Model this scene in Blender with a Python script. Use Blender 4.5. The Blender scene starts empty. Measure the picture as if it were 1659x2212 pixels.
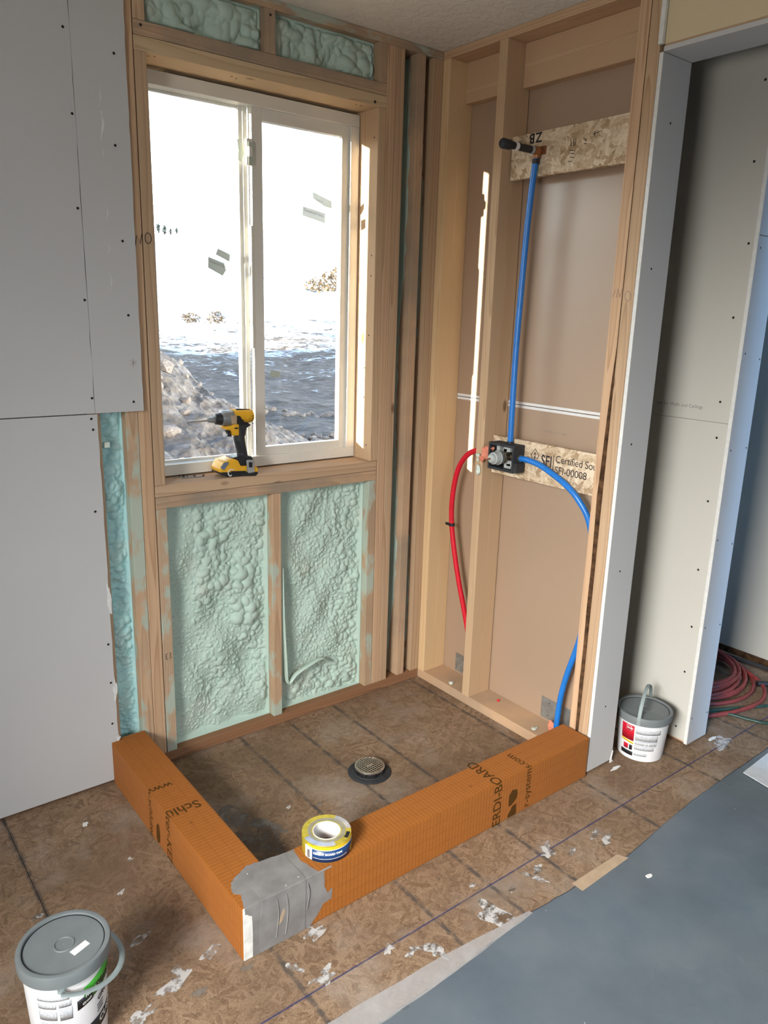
import bpy, bmesh, math, random
import numpy as np
from mathutils import Vector, Matrix
random.seed(7)
SC = bpy.context.scene
COL = SC.collection

# ------------------------------------------------------------------ camera
CAM_POS = (-2.0288, -2.2907, 1.5266)
FPX = 1650.94
yaw, pitch, roll = [math.radians(a) for a in (-38.4142, -14.4959, 1.6532)]
fw = Vector((math.sin(-yaw) * math.cos(pitch), math.cos(yaw) * math.cos(pitch), math.sin(pitch)))
rt = Vector((math.cos(yaw), math.sin(yaw), 0))
up = rt.cross(fw)
R_ = rt * math.cos(roll) + up * math.sin(roll)
U_ = up * math.cos(roll) - rt * math.sin(roll)
cd = bpy.data.cameras.new('camera')
cam = bpy.data.objects.new('camera', cd)
COL.objects.link(cam)
m = Matrix.Identity(4)
for i in range(3):
    m[i][0], m[i][1], m[i][2], m[i][3] = R_[i], U_[i], -fw[i], CAM_POS[i]
cam.matrix_world = m
cd.sensor_fit = 'VERTICAL'
cd.sensor_height = 36.0
cd.lens = FPX * 36.0 / 2212.0
cd.clip_start = 0.02
cd.clip_end = 2000
SC.camera = cam

# ------------------------------------------------------------------ sky, sun, daylight of the other windows, added fill
SC.view_settings.view_transform = 'Standard'
SC.view_settings.look = 'None'
SC.view_settings.exposure = 0.0
SC.view_settings.gamma = 1.0
SC.view_settings.use_curve_mapping = False
SC.cycles.use_light_tree = False; SC.cycles.max_bounces = 5; SC.cycles.diffuse_bounces = 3; SC.cycles.glossy_bounces = 2
SC.cycles.transparent_max_bounces = 10; SC.cycles.caustics_reflective = False; SC.cycles.caustics_refractive = False
w = bpy.data.worlds.new('sky')
SC.world = w
w.use_nodes = True
wn, wl_ = w.node_tree.nodes, w.node_tree.links
wn.clear()
wo = wn.new('ShaderNodeOutputWorld'); wb = wn.new('ShaderNodeBackground')
tc = wn.new('ShaderNodeTexCoord'); sx = wn.new('ShaderNodeSeparateXYZ'); rp = wn.new('ShaderNodeValToRGB')
wl_.new(tc.outputs['Generated'], sx.inputs[0]); wl_.new(sx.outputs['Z'], rp.inputs[0])
e = rp.color_ramp.elements
e[0].position = 0.0; e[0].color = (1.0, 1.0, 1.0, 1)
e[1].position = 0.9; e[1].color = (0.028, 0.047, 0.085, 1)
n_ = rp.color_ramp.elements.new(0.095); n_.color = (0.95, 0.99, 1.0, 1)
n_ = rp.color_ramp.elements.new(0.255); n_.color = (0.0315, 0.0385, 0.0425, 1)
wl_.new(rp.outputs[0], wb.inputs[0]); wl_.new(wb.outputs[0], wo.inputs[0])
wb.inputs[1].default_value = 24.0

def light(name, kind, loc, direction, energy, color, size=None, size_y=None, angle=None, spread=None):
    l = bpy.data.lights.new(name, kind)
    l.energy = energy; l.color = color
    if kind == 'AREA':
        l.shape = 'RECTANGLE'; l.size = size; l.size_y = size_y
    if spread is not None:
        l.spread = math.radians(spread)
    if angle is not None:
        l.angle = angle
    o = bpy.data.objects.new(name, l); COL.objects.link(o)
    o.location = loc
    o.rotation_euler = Vector(direction).to_track_quat('-Z', 'Y').to_euler()
    return o
# low winter sun, nearly parallel to the window wall
light('sun', 'SUN', (-20, 6, 4), (1.0, -0.28, -0.115), 34.0, (1.0, 0.90, 0.74), angle=0.009)
# sky light at the left-hand window, plus an added upward fill for the ceiling
light('window_daylight_west', 'AREA', (-3.86, -2.28, 1.75), (1.0, 0.32, -0.56), 60.0, (1.0, 0.985, 0.95), 1.2, 1.1, spread=58)
light('ceiling_fill_west', 'AREA', (-3.85, -2.28, 1.20), (1.0, 0.40, 0.36), 17.0, (1.0, 0.96, 0.90), 1.2, 0.6, spread=95)
# blue skylight entering through the door of the room behind, and the rear window
light('door_daylight_south', 'AREA', (1.28, -4.56, 1.40), (-0.16, 1.0, -0.34), 90.0, (0.26, 0.56, 1.0), 1.1, 1.7, spread=110)
light('window_daylight_south', 'AREA', (-2.1, -4.56, 1.75), (0.08, 1.0, -0.48), 16.5, (0.80, 0.91, 1.0), 1.9, 1.0, spread=68)

# ------------------------------------------------------------------ node helpers
def _set(node, **kw):
    for k, v in kw.items():
        setattr(node, k, v)
    return node
class NT:
    def __init__(s, name):
        s.m = bpy.data.materials.new(name); s.m.use_nodes = True
        s.n = s.m.node_tree.nodes; s.l = s.m.node_tree.links
        s.p = s.n['Principled BSDF']; s.out = s.n['Material Output']
    def new(s, t, **kw):
        return _set(s.n.new('ShaderNode' + t), **kw)
    def put(s, sock, v):
        if v is None:
            return
        if isinstance(v, (int, float)):
            sock.default_value = v
        elif isinstance(v, (tuple, list)):
            if len(sock.default_value) == 4 and len(v) == 3:
                v = tuple(v) + (1,)
            sock.default_value = v
        else:
            s.l.new(v, sock)
    def math(s, op, a, b=None, c=None, clamp=False):
        n = s.new('Math', operation=op); n.use_clamp = clamp
        for i, v in enumerate((a, b, c)):
            s.put(n.inputs[i], v)
        return n.outputs[0]
    def mix(s, f, a, b, blend='MIX'):
        n = s.new('Mix', data_type='RGBA', blend_type=blend)
        s.put(n.inputs[0], f); s.put(n.inputs[6], a); s.put(n.inputs[7], b)
        return n.outputs[2]
    def ramp(s, f, *stops):
        n = s.new('ValToRGB'); cr = n.color_ramp
        while len(cr.elements) < len(stops):
            cr.elements.new(0.5)
        for el, (p, c) in zip(cr.elements, stops):
            el.position = p
            el.color = tuple(c) + (1,) if not isinstance(c, (int, float)) else (c, c, c, 1)
        s.put(n.inputs[0], f)
        return n.outputs[0]
    def coord(s, which='Object'):
        return s.new('TexCoord').outputs[which]
    def map(s, v, scale=(1, 1, 1), loc=(0, 0, 0), rot=(0, 0, 0)):
        n = s.new('Mapping'); s.put(n.inputs[0], v)
        n.inputs['Scale'].default_value = scale
        n.inputs['Location'].default_value = loc
        n.inputs['Rotation'].default_value = rot
        return n.outputs[0]
    def noise(s, v, scale, detail=4, rough=0.55, dist=0.0, out=0):
        n = s.new('TexNoise'); s.put(n.inputs['Vector'], v)
        n.inputs['Scale'].default_value = scale; n.inputs['Detail'].default_value = detail
        n.inputs['Roughness'].default_value = rough; n.inputs['Distortion'].default_value = dist
        return n.outputs[out]
    def voro(s, v, scale, feature='F1', out=0):
        n = s.new('TexVoronoi', feature=feature); s.put(n.inputs['Vector'], v)
        n.inputs['Scale'].default_value = scale
        return n.outputs[out]
    def xyz(s, v):
        n = s.new('SeparateXYZ'); s.put(n.inputs[0], v); return n.outputs
    def comb(s, x, y, z):
        n = s.new('CombineXYZ')
        for i, v in enumerate((x, y, z)):
            s.put(n.inputs[i], v)
        return n.outputs[0]
    def vadd(s, a, b):
        n = s.new('VectorMath', operation='ADD'); s.put(n.inputs[0], a); s.put(n.inputs[1], b); return n.outputs[0]
    def bump(s, h, strength=0.3, dist=0.002):
        n = s.new('Bump'); n.inputs['Strength'].default_value = strength
        n.inputs['Distance'].default_value = dist
        s.put(n.inputs['Height'], h); s.l.new(n.outputs[0], s.p.inputs['Normal'])
    def done(s, color=None, rough=None, metal=None, spec=None):
        s.put(s.p.inputs['Base Color'], color); s.put(s.p.inputs['Roughness'], rough)
        s.put(s.p.inputs['Metallic'], metal); s.put(s.p.inputs['Specular IOR Level'], spec)
        return s.m

def plain(name, col, rough=0.6, metal=0.0, spec=0.4, var=0.08, scale=30.0, bump=0.0):
    t = NT(name)
    n = t.noise(t.coord(), scale, 2)
    dark = tuple(c * (1 - var * 2) for c in col); lite = tuple(min(1, c * (1 + var)) for c in col)
    c = t.ramp(n, (0.3, dark), (0.7, lite))
    if bump:
        t.bump(n, bump, 0.001)
    return t.done(c, rough, metal, spec)

def wood(name, axis, light_c=(0.61, 0.43, 0.28), dark_c=(0.43, 0.27, 0.16), spray=0.0, grey=0.0):
    t = NT(name)
    co = t.coord(); rnd = t.new('ObjectInfo').outputs['Random']
    off = t.math('MULTIPLY', rnd, 37.0)
    v = t.vadd(co, t.comb(off, t.math('MULTIPLY', rnd, 11.0), t.math('MULTIPLY', rnd, 23.0)))
    st = [1, 1, 1]; st[axis] = 0.06
    sv = t.map(v, scale=tuple(st))
    warp = t.noise(sv, 9, 2)
    o = t.xyz(co); cr = [i for i in range(3) if i != axis]
    a = t.math('ADD', o[cr[0]], t.math('ADD', t.math('MULTIPLY', rnd, 0.05), -0.005))
    b = t.math('ADD', o[cr[1]], t.math('SUBTRACT', 0.03, t.math('MULTIPLY', rnd, 0.05)))
    rad = t.math('SQRT', t.math('ADD', t.math('MULTIPLY', a, a), t.math('MULTIPLY', b, b)))
    rad = t.math('ADD', rad, t.math('MULTIPLY', warp, 0.045))
    ring = t.math('FRACT', t.math('MULTIPLY', rad, 210.0))
    ringf = t.ramp(ring, (0.0, 0.0), (0.72, 0.42), (0.93, 1.0), (1.0, 0.05))
    fine = t.noise(t.map(v, scale=tuple(0.03 if i == axis else 1.0 for i in range(3))), 420, 1)
    base = t.mix(ringf, light_c, dark_c)
    base = t.mix(t.math('MULTIPLY', fine, 0.35), base, tuple(c * 0.72 for c in light_c))
    tint = t.ramp(t.math('FRACT', t.math('MULTIPLY', rnd, 7.3)), (0.0, (0.86, 0.84, 0.80)), (0.5, (1.0, 1.0, 1.0)), (1.0, (1.06, 0.98, 0.92)))
    base = t.mix(0.8, base, tint, 'MULTIPLY')
    # knots, few and far between
    ks = [9.0, 9.0, 9.0]; ks[axis] = 4.2
    kv = t.map(v, scale=tuple(ks))
    kn_ = t.new('TexVoronoi'); t.put(kn_.inputs['Vector'], kv); kn_.inputs['Scale'].default_value = 1.0
    kd = kn_.outputs[0]; kc = t.xyz(kn_.outputs[1])
    kn = t.math('MULTIPLY', t.ramp(kd, (0.07, 1.0), (0.12, 0.0)), t.math('GREATER_THAN', kc[0], 0.62))
    base = t.mix(t.math('MULTIPLY', kn, 0.8), base, (0.13, 0.065, 0.03))
    if grey:
        g = t.ramp(t.noise(v, 5, 4), (0.35, 0.0), (0.65, grey))
        base = t.mix(g, base, (0.25, 0.21, 0.165))
    if spray:
        g = t.ramp(t.noise(t.map(v, scale=tuple(0.45 if i == axis else 1.0 for i in range(3))), 14, 3), (0.60 - 0.25 * spray, 0.0), (0.66 - 0.2 * spray, 0.85))
        base = t.mix(g, base, (0.43, 0.52, 0.44))
    t.bump(fine, 0.14, 0.0006)
    return t.done(base, 0.72, 0, 0.25)

def osb(name, cols, stain=0.0, lines=None, scale=1.0, wall=False, flake=0.36):
    t = NT(name)
    co = t.coord()
    wv = t.noise(co, 30 * scale, 0, out=1)
    wc = t.vadd(co, t.map(wv, scale=(.010, .010, .010), loc=(-.005, -.005, -.005)))
    hi = None
    for k, ang in enumerate((0.1, 0.95, 1.75, 2.6)):
        v = t.map(t.map(wc, rot=(0, 0, ang) if not wall else (ang, 0, 0)), scale=(11 * scale, 62 * scale, 11 * scale) if not wall else (11, 14 * scale, 70 * scale), loc=(k * 3.1, k * 7.7, k * 1.3))
        vc = t.new('TexVoronoi'); t.put(vc.inputs['Vector'], v); vc.inputs['Scale'].default_value = 1
        o_ = t.xyz(vc.outputs['Color'])
        if hi is None:
            hi, cv = o_[0], o_[1]
        else:
            g_ = t.math('GREATER_THAN', o_[0], hi)
            mf = t.new('Mix', data_type='FLOAT'); t.put(mf.inputs[0], g_); t.put(mf.inputs[2], cv); t.put(mf.inputs[3], o_[1])
            cv = mf.outputs[0]; hi = t.math('MAXIMUM', hi, o_[0])
    fn = t.noise(co, 150 * scale, 3, .65)
    fl_ = t.noise(co, 420 * scale, 1)
    f = t.math('ADD', t.math('MULTIPLY', cv, flake), t.math('ADD', t.math('MULTIPLY', fn, .82 - flake), t.math('MULTIPLY', fl_, .18)))
    base = t.ramp(f, (0.30, cols[0]), (0.50, cols[1]), (0.70, cols[2]))
    if stain:
        s1 = t.ramp(t.noise(co, 2.3, 3), (0.42, 0.0), (0.68, stain))
        base = t.mix(s1, base, tuple(c * 0.62 for c in cols[1]))
        s2 = t.ramp(t.noise(t.map(co, loc=(4, 9, 1)), 3.1, 4, 0.65), (0.52, 0.0), (0.72, stain * 0.8))
        base = t.mix(s2, base, (0.36, 0.31, 0.265))
        dots = t.ramp(t.voro(t.map(co, loc=(2, 5, 0)), 11.0), (0.05, 0.75), (0.085, 0.0))
        dsel = t.math('GREATER_THAN', t.noise(co, 2.0, 2), 0.55)
        base = t.mix(t.math('MULTIPLY', dots, dsel), base, (0.12, 0.085, 0.06))
    if lines:
        wp = t.new('NewGeometry').outputs['Position']; o = t.xyz(wp)
        jit = t.math('MULTIPLY', t.math('SUBTRACT', t.noise(wp, 60, 2), 0.5), 0.010)
        acc = None
        for x in lines['x']:
            d = t.math('ABSOLUTE', t.math('ADD', t.math('SUBTRACT', o[0], x), jit))
            acc = d if acc is None else t.math('MINIMUM', acc, d)
        lm = t.ramp(acc, (0.0048, 0.80), (0.0085, 0.0))
        lm = t.math('MULTIPLY', lm, t.ramp(t.noise(wp, 24, 2), (0.36, 0.25), (0.55, 1.0)))
        base = t.mix(lm, base, (0.055, 0.052, 0.05))
        d = t.math('ABSOLUTE', t.math('ADD', t.math('ADD', o[1], 1.0832), t.math('MULTIPLY', jit, 0.18)))
        lm = t.math('MULTIPLY', t.ramp(d, (0.0012, 0.95), (0.0026, 0.0)), t.ramp(t.noise(wp, 30, 2), (0.3, 0.55), (0.5, 1.0)))
        base = t.mix(lm, base, (0.02, 0.036, 0.15))
    t.bump(fn, 0.35, 0.0012)
    return t.done(base, 0.68, 0, 0.3)

def orange_board(axis):
    # axis: direction the curb runs in; lines cross it
    t = NT('orange_board_%s' % 'xy'[axis])
    co = t.coord(); o = t.xyz(co)
    n = t.noise(co, 60, 4)
    base = t.mix(n, (0.295, 0.094, 0.010), (0.37, 0.124, 0.016))
    u = t.math('FRACT', t.math('MULTIPLY', o[axis], 1 / 0.0127))
    l1 = t.ramp(t.math('ABSOLUTE', t.math('SUBTRACT', u, 0.5)), (0.035, 0.85), (0.095, 0.0))
    vv = t.math('ADD', o[1 - axis], o[2])
    u2 = t.math('FRACT', t.math('MULTIPLY', vv, 1 / 0.037))
    l2 = t.ramp(t.math('ABSOLUTE', t.math('SUBTRACT', u2, 0.5)), (0.010, 0.6), (0.03, 0.0))
    g = t.math('MAXIMUM', l1, l2)
    base = t.mix(g, base, (0.20, 0.058, 0.008))
    t.bump(t.math('ADD', t.math('MULTIPLY', g, -1.0), t.math('MULTIPLY', t.noise(co, 700, 2), 0.35)), 0.35, 0.0008)
    t.p.inputs['Sheen Weight'].default_value = 0.08; t.p.inputs['Sheen Tint'].default_value = (1.0, 0.8, 0.7, 1)
    return t.done(base, 0.75, 0, 0.2)

def glass_mat():
    t = NT('window_glass')
    t.n.remove(t.p)
    tr = t.new('BsdfTransparent'); tr.inputs[0].default_value = (0.95, 0.975, 0.97, 1)
    gl = t.new('BsdfGlossy'); gl.inputs['Roughness'].default_value = 0.02
    gl.inputs[0].default_value = (1, 1, 1, 1)
    lw = t.new('LayerWeight'); lw.inputs[0].default_value = 0.5
    fr = t.math('ADD', t.math('MULTIPLY', t.math('POWER', lw.outputs['Facing'], 5.0), 0.6), 0.02)
    nz = t.ramp(t.noise(t.coord(), 7, 4), (0.45, 0.0), (0.8, 0.05))
    mx = t.new('MixShader'); t.put(mx.inputs[0], t.math('ADD', fr, nz))
    t.l.new(tr.outputs[0], mx.inputs[1]); t.l.new(gl.outputs[0], mx.inputs[2])
    t.l.new(mx.outputs[0], t.out.inputs[0])
    return t.m

def film_mat(name, col, alpha):
    t = NT(name)
    n = t.noise(t.coord(), 14, 4)
    t.put(t.p.inputs['Alpha'], t.ramp(n, (0.3, alpha * 0.8), (0.7, min(1.0, alpha * 1.2))))
    return t.done(col, 0.35, 0, 0.5)

MAT = {}
MAT['wood0'] = wood('lumber_x', 0); MAT['wood1'] = wood('lumber_y', 1); MAT['wood2'] = wood('lumber_z', 2)
MAT['woodg0'] = wood('lumber_x_weathered', 0, grey=0.75); MAT['woodg2'] = wood('lumber_z_weathered', 2, grey=0.6)
MAT['woodg1'] = wood('lumber_y_weathered', 1, grey=0.45)
MAT['woods2'] = wood('lumber_z_foam_stained', 2, spray=0.45, grey=0.3)
MAT['woods0'] = wood('lumber_x_foam_stained', 0, spray=0.4, grey=0.7)
MAT['woodd0'] = wood('lumber_x_damp', 0, (0.30, 0.16, 0.085), (0.19, 0.095, 0.05))
MAT['wood_lit2'] = wood('lumber_z_bounce_lit', 2, (0.84, 0.61, 0.36), (0.68, 0.45, 0.24))  # pale golden colour stands in for bounced light on the corner stud
MAT['wood_lit0'] = wood('lumber_x_pale_lit', 0, (0.70, 0.53, 0.34), (0.55, 0.38, 0.23))  # paler pine, with ground bounce on the header underside painted in
MAT['woodp2'] = wood('lumber_z_pale', 2, (0.66, 0.47, 0.30), (0.50, 0.32, 0.19))
LINES = [-2.47, -2.065, -1.665, -1.255, -0.862, -0.657, -0.447, -0.045, 0.346, 0.75, 1.16]
MAT['floor'] = osb('subfloor_osb', ((0.125, 0.073, 0.040), (0.235, 0.152, 0.093), (0.36, 0.25, 0.165)), 0.75, {'x': LINES}, scale=1.7, flake=0.22)
MAT['osb'] = osb('osb_scrap', ((0.36, 0.235, 0.13), (0.60, 0.46, 0.31), (0.78, 0.66, 0.50)), 0.0, wall=True)
MAT['sheathing'] = osb('sheathing_osb', ((0.2, 0.13, 0.07), (0.33, 0.22, 0.13), (0.42, 0.3, 0.19)), 0.0)
def drywall(name, col, rough=0.88, spec=0.25):
    t = NT(name); co = t.coord()
    n = t.noise(co, 3, 2)
    c = t.mix(n, tuple(k * 0.94 for k in col), col)
    return t.done(c, rough, 0, spec)
MAT['drywall'] = drywall('drywall_paper', (0.56, 0.555, 0.55))
MAT['drywall_ivory'] = drywall('drywall_ivory_paper', (0.58, 0.565, 0.51))
MAT['gypsum'] = plain('gypsum_core', (0.72, 0.72, 0.70), 0.9, 0, 0.2, 0.04, 60)
MAT['kraft'] = drywall('brown_drywall_back', (0.40, 0.28, 0.195), 0.38, 1.0)
MAT['low_bounce'] = drywall('low_bounce_facing', (0.27, 0.205, 0.14))  # brown facing invented for the unseen walls, to lower bounce light
MAT['tan'] = drywall('tan_header_board', (0.66, 0.55, 0.36))
def ceil_mat():
    t = NT('textured_ceiling'); co = t.coord()
    n = t.noise(co, 34, 3, 0.6, 0.4); r = t.ramp(n, (0.44, 0.0), (0.56, 1.0))
    t.bump(r, 0.55, 0.0025)
    return t.done(t.mix(t.noise(co, 20, 3), (0.74, 0.715, 0.65), (0.82, 0.79, 0.73)), 0.95, 0, 0.1)
MAT['ceiling'] = ceil_mat()
def foam_mat(name, a, b):
    t = NT(name); co = t.coord()
    n = t.noise(co, 5, 2); f = t.noise(co, 170, 1)
    t.bump(f, 0.22, 0.0015)
    c = t.mix(n, a, b)
    w_ = t.ramp(t.noise(t.map(co, loc=(3, 1, 7)), 7, 2), (0.55, 0.0), (0.75, 0.55))
    return t.done(t.mix(w_, c, (0.56, 0.60, 0.52)), 0.62, 0, 0.35)
MAT['foam'] = foam_mat('spray_foam_green', (0.42, 0.555, 0.48), (0.52, 0.645, 0.565))
MAT['foam_blue_lit'] = foam_mat('spray_foam_blue_lit', (0.38, 0.64, 0.64), (0.52, 0.75, 0.74))  # same foam, blue skylight painted in as a teal tint
MAT['foam_pale'] = plain('cured_foam_pale', (0.62, 0.68, 0.60), 0.6, 0, 0.3, 0.1, 60, 0.3)
MAT['vinyl'] = plain('window_vinyl', (0.74, 0.72, 0.66), 0.38, 0, 0.5, 0.02, 6)
MAT['glass'] = glass_mat()
MAT['orange0'] = orange_board(0); MAT['orange1'] = orange_board(1)
MAT['print_brown'] = plain('printed_brown', (0.085, 0.038, 0.008), 0.8, 0, 0.1, 0.1, 200)
MAT['ink'] = plain('marker_ink', (0.035, 0.03, 0.035), 0.7, 0, 0.2, 0.1)
MAT['ink_grey'] = plain('faint_print', (0.22, 0.21, 0.20), 0.8, 0, 0.1, 0.1)
MAT['pencil'] = plain('pencil_mark', (0.33, 0.28, 0.25), 0.8, 0, 0.1, 0.1)
def band_mat():
    t = NT('sealing_band_grey'); co = t.coord()
    n = t.noise(co, 16, 5); f = t.noise(co, 500, 2)
    t.bump(t.math('ADD', n, t.math('MULTIPLY', f, 0.2)), 0.3, 0.003)
    return t.done(t.ramp(n, (0.3, (0.17, 0.16, 0.155)), (0.7, (0.26, 0.25, 0.245))), 0.55, 0, 0.35)
MAT['band'] = band_mat()
MAT['core'] = plain('curb_white_core', (0.74, 0.74, 0.70), 0.8, 0, 0.2, 0.1, 40)
def mortar_mat():
    t = NT('dried_mortar'); wp_ = t.new('NewGeometry').outputs['Position']
    n = t.noise(wp_, 22, 6, .65)
    t.put(t.p.inputs['Alpha'], t.ramp(n, (0.40, 0.0), (0.62, 0.75)))
    return t.done((0.33, 0.30, 0.27), 0.9, 0, 0.1)
MAT['mortar'] = mortar_mat()
def plaster_mat():
    t = NT('plaster_drips'); wp_ = t.new('NewGeometry').outputs['Position']
    n = t.noise(wp_, 34, 6, .65)
    t.put(t.p.inputs['Alpha'], t.ramp(n, (0.43, 0.0), (0.55, 0.92)))
    return t.done((0.54, 0.52, 0.50), 0.85, 0, 0.2)
MAT['plaster'] = plaster_mat()
def membrane_mat():
    t = NT('grey_floor_sheet'); co = t.coord()
    n = t.noise(co, 4.5, 6, 0.6); n2 = t.noise(t.map(co, loc=(5, 3, 0)), 1.8, 3)
    c = t.ramp(n, (0.28, (0.070, 0.094, 0.120)), (0.5, (0.100, 0.130, 0.160)), (0.75, (0.140, 0.172, 0.196)))
    c = t.mix(t.ramp(n2, (0.4, 0.0), (0.6, 0.35)), c, (0.135, 0.153, 0.155))
    d = t.ramp(t.voro(co, 26), (0.035, 0.8), (0.05, 0.0))
    ds = t.math('GREATER_THAN', t.xyz(t.voro(co, 26, out=1))[0], 0.82)
    c = t.mix(t.math('MULTIPLY', d, ds), c, (0.6, 0.62, 0.62))
    t.bump(n, 0.15, 0.01)
    return t.done(c, t.ramp(n2, (0.35, 0.42), (0.65, 0.26)), 0, 0.5)
MAT['membrane'] = membrane_mat()
MAT['film'] = film_mat('clear_film', (0.55, 0.53, 0.52), 0.38)
MAT['masking'] = plain('tan_masking_tape', (0.42, 0.31, 0.21), 0.7, 0, 0.2, 0.05)
MAT['sky_block'] = plain('sky_block_panel', (0.7, 0.72, 0.74), 0.5, 0, 0.4, 0.04)  # opaque panels added in the unseen windows to block sky light
MAT['white_sheet'] = plain('pale_sheet', (0.60, 0.62, 0.64), 0.5, 0, 0.4, 0.04)
MAT['black'] = plain('black_plastic', (0.018, 0.018, 0.02), 0.42, 0, 0.5, 0.1)
MAT['rubber'] = plain('black_rubber', (0.028, 0.029, 0.032), 0.68, 0, 0.4, 0.15)
MAT['dark_hole'] = plain('dark_screw_head', (0.012, 0.012, 0.013), 0.6, 0, 0.3, 0.0)
MAT['steel'] = plain('brushed_steel', (0.70, 0.66, 0.60), 0.36, 1.0, 0.5, 0.06, 80)
MAT['chrome'] = plain('bright_chrome', (0.80, 0.80, 0.80), 0.14, 1.0, 0.5, 0.02)
MAT['galv'] = plain('galvanised_plate', (0.36, 0.37, 0.36), 0.5, 0.7, 0.5, 0.1, 40)
MAT['bronze'] = plain('valve_brass_dark', (0.20, 0.165, 0.125), 0.42, 0.9, 0.5, 0.15, 50)
MAT['copper'] = plain('copper_fitting', (0.42, 0.2, 0.1), 0.4, 0.9, 0.5, 0.2, 50)
MAT['valve_grey'] = plain('valve_grey_cap', (0.40, 0.43, 0.42), 0.4, 0.0, 0.5, 0.04)
MAT['bluepipe'] = plain('blue_pex', (0.018, 0.185, 0.60), 0.33, 0, 0.5, 0.05, 40)
MAT['redpipe'] = plain('red_pex', (0.66, 0.012, 0.03), 0.33, 0, 0.5, 0.05, 40)
MAT['pinkfoam'] = plain('orange_firestop_foam', (0.72, 0.255, 0.165), 0.7, 0, 0.3, 0.1, 60, 0.3)
MAT['yellow'] = plain('tool_yellow', (0.80, 0.42, 0.02), 0.42, 0, 0.45, 0.05)
MAT['tool_grey'] = plain('gearcase_grey', (0.30, 0.31, 0.31), 0.4, 0.6, 0.5, 0.08)
MAT['screen'] = plain('glossy_blue_grey_window', (0.10, 0.14, 0.2), 0.15, 0, 0.6, 0.05)
MAT['white_plastic'] = plain('white_bucket_plastic', (0.76, 0.76, 0.78), 0.36, 0, 0.5, 0.02)
MAT['lid_grey'] = plain('grey_lid_plastic', (0.165, 0.185, 0.19), 0.45, 0, 0.45, 0.05, 20)
MAT['handle_grey'] = plain('grey_handle_plastic', (0.27, 0.32, 0.32), 0.5, 0, 0.4, 0.05)
MAT['label_red'] = plain('label_red', (0.52, 0.012, 0.03), 0.4, 0, 0.4, 0.03)
MAT['label_yellow'] = plain('label_yellow', (0.80, 0.50, 0.02), 0.4, 0, 0.4, 0.03)
MAT['label_green'] = plain('label_green', (0.05, 0.30, 0.03), 0.4, 0, 0.4, 0.03)
MAT['label_black'] = plain('label_black', (0.012, 0.012, 0.014), 0.45, 0, 0.4, 0.0)
MAT['label_white'] = plain('label_white', (0.78, 0.78, 0.77), 0.45, 0, 0.4, 0.02)
MAT['label_navy'] = plain('label_navy', (0.005, 0.045, 0.16), 0.3, 0, 0.5, 0.03)
def fineprint():
    t = NT('fine_print_lines'); o = t.xyz(t.coord())
    a = t.math('FRACT', t.math('MULTIPLY', o[2], 520.0))
    n = t.noise(t.map(t.coord(), scale=(1, 1, 0.4)), 900, 2)
    k = t.math('MULTIPLY', t.math('GREATER_THAN', a, 0.42), t.ramp(n, (0.40, 0.0), (0.5, 1.0)))
    return t.done(t.mix(k, (0.66, 0.67, 0.69), (0.20, 0.215, 0.24)), 0.5, 0, 0.3)
MAT['fineprint'] = fineprint()
MAT['foil_yellow'] = plain('foil_yellow', (0.70, 0.56, 0.06), 0.22, 0.5, 0.6, 0.15, 45)
MAT['foil_silver'] = plain('foil_silver', (0.62, 0.66, 0.74), 0.2, 0.6, 0.6, 0.1, 45)
MAT['core_white'] = plain('tape_core_card', (0.74, 0.72, 0.70), 0.7, 0, 0.2, 0.05)
MAT['hose_red'] = plain('red_air_hose', (0.27, 0.045, 0.04), 0.5, 0, 0.4, 0.15, 30)
MAT['cord_green'] = plain('dark_green_cord', (0.022, 0.062, 0.045), 0.5, 0, 0.4, 0.1)
MAT['sticker'] = film_mat('tempered_label', (0.55, 0.60, 0.52), 0.95)
_s = MAT['sticker'].node_tree; _p = _s.nodes['Principled BSDF']; _s.links.remove(_p.inputs['Alpha'].links[0]); _p.inputs['Alpha'].default_value = 0.84
MAT['bark'] = plain('bark_edge', (0.10, 0.052, 0.026), 0.9, 0, 0.1, 0.35, 40, 0.8)
MAT['nail'] = plain('dark_nail', (0.05, 0.04, 0.035), 0.5, 0.6, 0.4, 0.1)

# ------------------------------------------------------------------ object helpers
def tag(o, label=None, cat=None, group=None, kind=None):
    if label: o['label'] = label
    if cat: o['category'] = cat
    if group: o['group'] = group
    if kind: o['kind'] = kind
    return o
def empty(name, loc=(0, 0, 0), rz=0.0, **kw):
    o = bpy.data.objects.new(name, None)
    o.empty_display_size = 0.05
    o.location = loc; o.rotation_euler = (0, 0, rz)
    COL.objects.link(o)
    return tag(o, **kw)
def obj(name, verts, faces, mat, parent=None, smooth=False, **kw):
    """verts in the parent's frame; origin goes to the bounding-box centre."""
    v = np.asarray(verts, dtype=float)
    c = (v.min(0) + v.max(0)) / 2
    me = bpy.data.meshes.new(name)
    me.from_pydata((v - c).tolist(), [], [tuple(f) for f in faces])
    if smooth:
        me.polygons.foreach_set('use_smooth', [True] * len(me.polygons))
    me.materials.append(MAT[mat] if isinstance(mat, str) else mat)
    me.update()
    o = bpy.data.objects.new(name, me)
    o.location = c
    COL.objects.link(o)
    if parent is not None:
        o.parent = parent
    return tag(o, **kw)
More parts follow.
